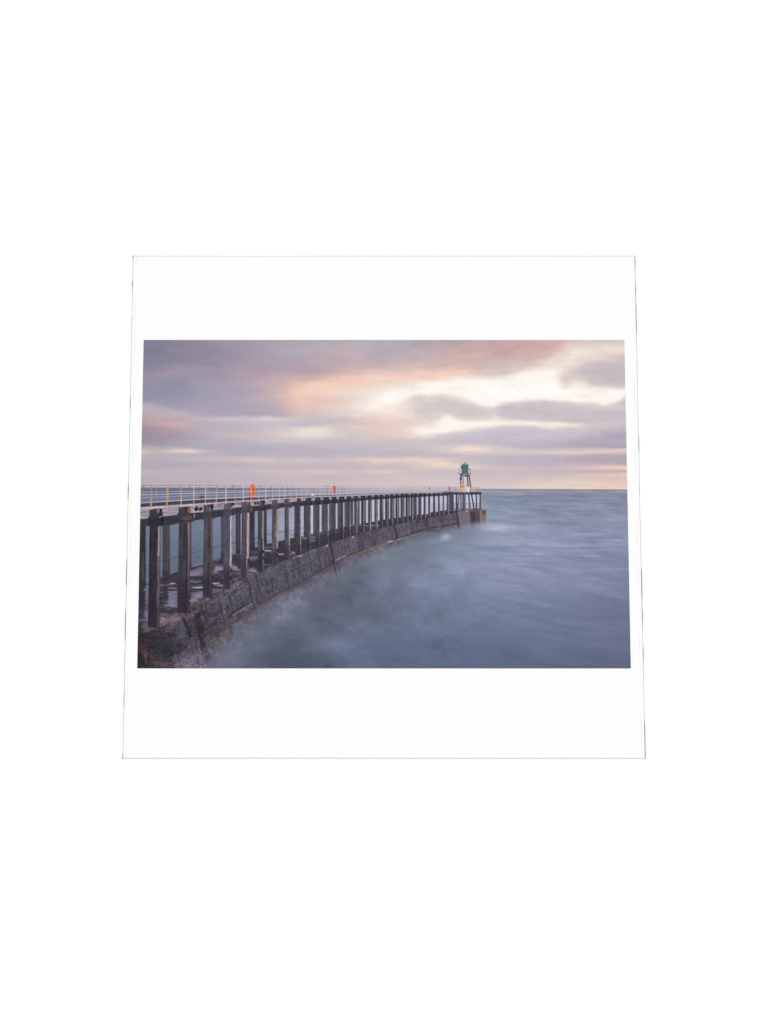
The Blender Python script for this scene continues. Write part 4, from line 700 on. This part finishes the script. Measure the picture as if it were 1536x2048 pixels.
# ------------------------------------------------------------ the setting: seamless white surface
m_surf, nt, b = material("white_seamless_paper", .9)
tc = nt.nodes.new("ShaderNodeTexCoord"); nz = nt.nodes.new("ShaderNodeTexNoise"); cr = nt.nodes.new("ShaderNodeValToRGB")
nz.inputs["Scale"].default_value = 6; nz.inputs["Detail"].default_value = 3
nt.links.new(tc.outputs["Object"], nz.inputs["Vector"]); nt.links.new(nz.outputs["Fac"], cr.inputs["Fac"])
cr.color_ramp.elements[0].color = (.845, .845, .845, 1); cr.color_ramp.elements[1].color = (.86, .86, .86, 1)
nt.links.new(cr.outputs["Color"], b.inputs["Base Color"])
g = 2.0
surf = link("surface", mesh_from("surface", [(-g, -g, 0), (g, -g, 0), (g, g, 0), (-g, g, 0)], [(0, 1, 2, 3)], m_surf))
props(surf, kind="structure", label="plain white seamless surface all round the card", category="surface")

# ------------------------------------------------------------ the card
H = SIDE / 2
root = link("photo_card", None)
props(root, label="square white card with a wide printed photograph of a timber pier lying on white surface", category="card")

m_card, nt, b = material("white_card_stock", .8)
tc = nt.nodes.new("ShaderNodeTexCoord"); nz = nt.nodes.new("ShaderNodeTexNoise"); cr = nt.nodes.new("ShaderNodeValToRGB"); bp = nt.nodes.new("ShaderNodeBump")
nz.inputs["Scale"].default_value = 1500; nz.inputs["Detail"].default_value = 4; nz.inputs["Roughness"].default_value = .65
nt.links.new(tc.outputs["Object"], nz.inputs["Vector"]); nt.links.new(nz.outputs["Fac"], cr.inputs["Fac"])
cr.color_ramp.elements[0].position = .3; cr.color_ramp.elements[0].color = (.792, .792, .792, 1)
cr.color_ramp.elements[1].position = .7; cr.color_ramp.elements[1].color = (.836, .836, .834, 1)
nt.links.new(cr.outputs["Color"], b.inputs["Base Color"])
bp.inputs["Strength"].default_value = .05; bp.inputs["Distance"].default_value = .0001
nt.links.new(nz.outputs["Fac"], bp.inputs["Height"]); nt.links.new(bp.outputs["Normal"], b.inputs["Normal"])

# faint broken grey line just inside the left and right edges, drawn in colour only
sx_n = nt.nodes.new("ShaderNodeSeparateXYZ"); nt.links.new(tc.outputs["Object"], sx_n.inputs[0])
def mnode(op, a, b_=None, clamp=False):
    n = nt.nodes.new("ShaderNodeMath"); n.operation = op; n.use_clamp = clamp
    for k, v in enumerate((a, b_)):
        if v is None: continue
        if isinstance(v, (int, float)): n.inputs[k].default_value = v
        else: nt.links.new(v, n.inputs[k])
    return n.outputs[0]
ax = mnode('ABSOLUTE', sx_n.outputs[0])
wob = nt.nodes.new("ShaderNodeTexNoise"); wob.inputs["Scale"].default_value = 140; nt.links.new(tc.outputs["Object"], wob.inputs["Vector"])
off = mnode('SUBTRACT', mnode('ADD', ax, mnode('MULTIPLY', wob.outputs["Fac"], .0006)), H - .0009 + .0003)
band = mnode('SUBTRACT', 1, mnode('MULTIPLY', mnode('ABSOLUTE', off), 9000), True)
brk = nt.nodes.new("ShaderNodeTexNoise"); brk.inputs["Scale"].default_value = 90; nt.links.new(tc.outputs["Object"], brk.inputs["Vector"])
band = mnode('MULTIPLY', band, mnode('MULTIPLY', mnode('SUBTRACT', brk.outputs["Fac"], .44), 8, True), True)
mxc = nt.nodes.new("ShaderNodeMix"); mxc.data_type = 'RGBA'; nt.links.new(band, mxc.inputs[0])
nt.links.new(cr.outputs["Color"], mxc.inputs[6]); mxc.inputs[7].default_value = (.62, .62, .62, 1)
nt.links.new(mxc.outputs[2], b.inputs["Base Color"])

# the board's outline, very slightly wavy where it was cut; flare = how far each edge leans out (bottom, right, top, left)
def outline(inset, z, flare=(0, 0, 0, 0), n=90):
    pts = []
    r = np.random.RandomState(5)
    L = [H - inset + f for f in flare]
    for k in range(4):
        w = np.cumsum(r.normal(0, 1, n)); w = w - np.linspace(w[0], w[-1], n)
        w = w / (np.abs(w).max() + 1e-9) * .00004
        a0, a1 = [(-L[3], L[1]), (-L[0], L[2]), (L[1], -L[3]), (L[2], -L[0])][k]
        for i in range(n):
            a = a0 + (a1 - a0) * i / n
            e = L[k] + (w[i] if i else 0)
            pts.append([(a, -e, z), (e, a, z), (a, e, z), (-e, a, z)][k])
    return pts
n4 = 360
def loft(rings, cap_top, cap_bottom):
    verts = []; faces = []
    for r in rings: verts += r
    for k in range(len(rings) - 1):
        for i in range(n4):
            j = (i + 1) % n4
            faces.append((k * n4 + i, k * n4 + j, (k + 1) * n4 + j, (k + 1) * n4 + i))
    if cap_top: faces.append(tuple(range((len(rings) - 1) * n4, len(rings) * n4)))
    if cap_bottom: faces.append(tuple(reversed(range(n4))))
    return verts, faces
ZE = THICK - .00012
FL = (0, .00027, .00052, .00027)
v, f = loft([outline(0, ZE), outline(.00003, THICK - .00004), outline(.00012, THICK)], True, False)
sheet = link("card_sheet", mesh_from("card_sheet", v, f, m_card), root)
# the cut edge of the board, broken contact shade painted into its colour along the left and right sides
m_edge, nt, b = material("shade_painted_cut_edge", .8)
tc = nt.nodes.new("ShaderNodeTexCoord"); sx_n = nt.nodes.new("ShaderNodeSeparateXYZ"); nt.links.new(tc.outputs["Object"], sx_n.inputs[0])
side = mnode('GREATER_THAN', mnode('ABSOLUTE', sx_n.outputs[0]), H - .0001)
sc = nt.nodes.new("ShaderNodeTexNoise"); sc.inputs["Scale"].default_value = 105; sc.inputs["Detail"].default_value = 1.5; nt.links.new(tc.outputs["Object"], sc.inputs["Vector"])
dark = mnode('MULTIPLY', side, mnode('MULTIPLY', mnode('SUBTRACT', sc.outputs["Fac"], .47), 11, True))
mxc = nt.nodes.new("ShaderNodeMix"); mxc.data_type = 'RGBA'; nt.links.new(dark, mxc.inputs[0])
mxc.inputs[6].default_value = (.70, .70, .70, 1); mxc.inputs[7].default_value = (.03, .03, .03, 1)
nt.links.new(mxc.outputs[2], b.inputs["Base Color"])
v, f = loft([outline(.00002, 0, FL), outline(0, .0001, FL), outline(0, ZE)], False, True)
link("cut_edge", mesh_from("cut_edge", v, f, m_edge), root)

# ------------------------------------------------------------ the printed picture as a fine mesh of ink, split into what it shows
PW, PHH = 0.4762 * SIDE, 0.3274 * SIDE
NX, NY = 1210, 832
fpx = 4830.04466
def to_print(x, y):
    """card position -> the painted raster's own units (undoes the perspective the raster was drawn in)"""
    D = DIST
    cy, cz = AIM - D * math.sin(TILT), D * math.cos(TILT)
    vy = y - cy; vz = -cz
    depth = vy * math.sin(TILT) - vz * math.cos(TILT)
    up = vy * math.cos(TILT) + vz * math.sin(TILT)
    return 768 + fpx * x / depth, 1024 - fpx * up / depth
ux = np.linspace(-PW, PW, NX + 1); uy = np.linspace(PHH, -PHH, NY + 1)
VX, VY = np.meshgrid(ux, uy)
qx, qy = to_print(VX, VY)
fx = np.clip((qx - X0) * SS - .5, 0, RW - 1.001); fy = np.clip((qy - Y0) * SS - .5, 0, RH - 1.001)
ix = fx.astype(int); iy = fy.astype(int); tx = (fx - ix)[..., None]; ty = (fy - iy)[..., None]
cols = (INK[iy, ix] * (1 - tx) + INK[iy, ix + 1] * tx) * (1 - ty) + (INK[iy + 1, ix] * (1 - tx) + INK[iy + 1, ix + 1] * tx) * ty
lin = np.where(cols <= .04045, cols / 12.92, ((cols + .055) / 1.055) ** 2.4)
lin = lin / LUX
fcx, fcy = to_print((VX[:-1, :-1] + VX[1:, 1:]) / 2, (VY[:-1, :-1] + VY[1:, 1:]) / 2)
flab = LAB[np.clip(((fcy - Y0) * SS).astype(int), 0, RH - 1), np.clip(((fcx - X0) * SS).astype(int), 0, RW - 1)]

m_ink, nt, b = material("printed_ink", .6)
at = nt.nodes.new("ShaderNodeAttribute"); at.attribute_name = "ink"
tc = nt.nodes.new("ShaderNodeTexCoord"); nz = nt.nodes.new("ShaderNodeTexNoise"); mp = nt.nodes.new("ShaderNodeMapRange"); mx = nt.nodes.new("ShaderNodeMix")
nz.inputs["Scale"].default_value = 2200; nz.inputs["Detail"].default_value = 2
mp.inputs[1].default_value = .3; mp.inputs[2].default_value = .7; mp.inputs[3].default_value = .987; mp.inputs[4].default_value = 1.013
mx.data_type = 'RGBA'; mx.blend_type = 'MULTIPLY'; mx.inputs[0].default_value = 1
nt.links.new(tc.outputs["Object"], nz.inputs["Vector"]); nt.links.new(nz.outputs["Fac"], mp.inputs[0])
nt.links.new(at.outputs["Color"], mx.inputs[6]); nt.links.new(mp.outputs[0], mx.inputs[7])
nt.links.new(mx.outputs[2], b.inputs["Base Color"])

INKZ = THICK + .00006
fi, fj = np.mgrid[0:NY, 0:NX]
vid = fi * (NX + 1) + fj
quads = np.stack([vid, vid + NX + 1, vid + NX + 2, vid + 1], -1)
def ink_mesh(name, sel):
    q = quads[sel]
    used, inv = np.unique(q.ravel(), return_inverse=True)
    me = bpy.data.meshes.new(name)
    co = np.empty((len(used), 3), np.float32)
    co[:, 0] = VX.ravel()[used]; co[:, 1] = VY.ravel()[used]; co[:, 2] = INKZ
    me.vertices.add(len(used)); me.vertices.foreach_set("co", co.ravel())
    me.loops.add(len(inv)); me.loops.foreach_set("vertex_index", inv.astype(np.int32))
    me.polygons.add(len(q)); me.polygons.foreach_set("loop_start", np.arange(0, 4 * len(q), 4, dtype=np.int32))
    me.polygons.foreach_set("loop_total", np.full(len(q), 4, np.int32))
    me.update(calc_edges=True)
    ca = me.color_attributes.new("ink", 'FLOAT_COLOR', 'POINT')
    rgba = np.ones((len(used), 4), np.float32); rgba[:, :3] = lin.reshape(-1, 3)[used]
    ca.data.foreach_set("color", rgba.ravel())
    me.materials.append(m_ink)
    return me
pic = link("printed_picture", ink_mesh("printed_picture", flab == SKY), root)
for nm, k, lb in [("printed_sea", SEA, None), ("printed_pier", PIER, None), ("printed_breakwater", WALL, None), ("printed_railing", RAIL, None), ("printed_beacon", LIGHT, None)]:
    link(nm, ink_mesh(nm, flab == k), pic)
# each lifebuoy housing by itself
bz = (flab == BUOY)
for a, c in ((480, 530), (640, 700), (880, 915)):
    link("printed_lifebuoy", ink_mesh("printed_lifebuoy", bz & (fcx > a) & (fcx < c)), pic)
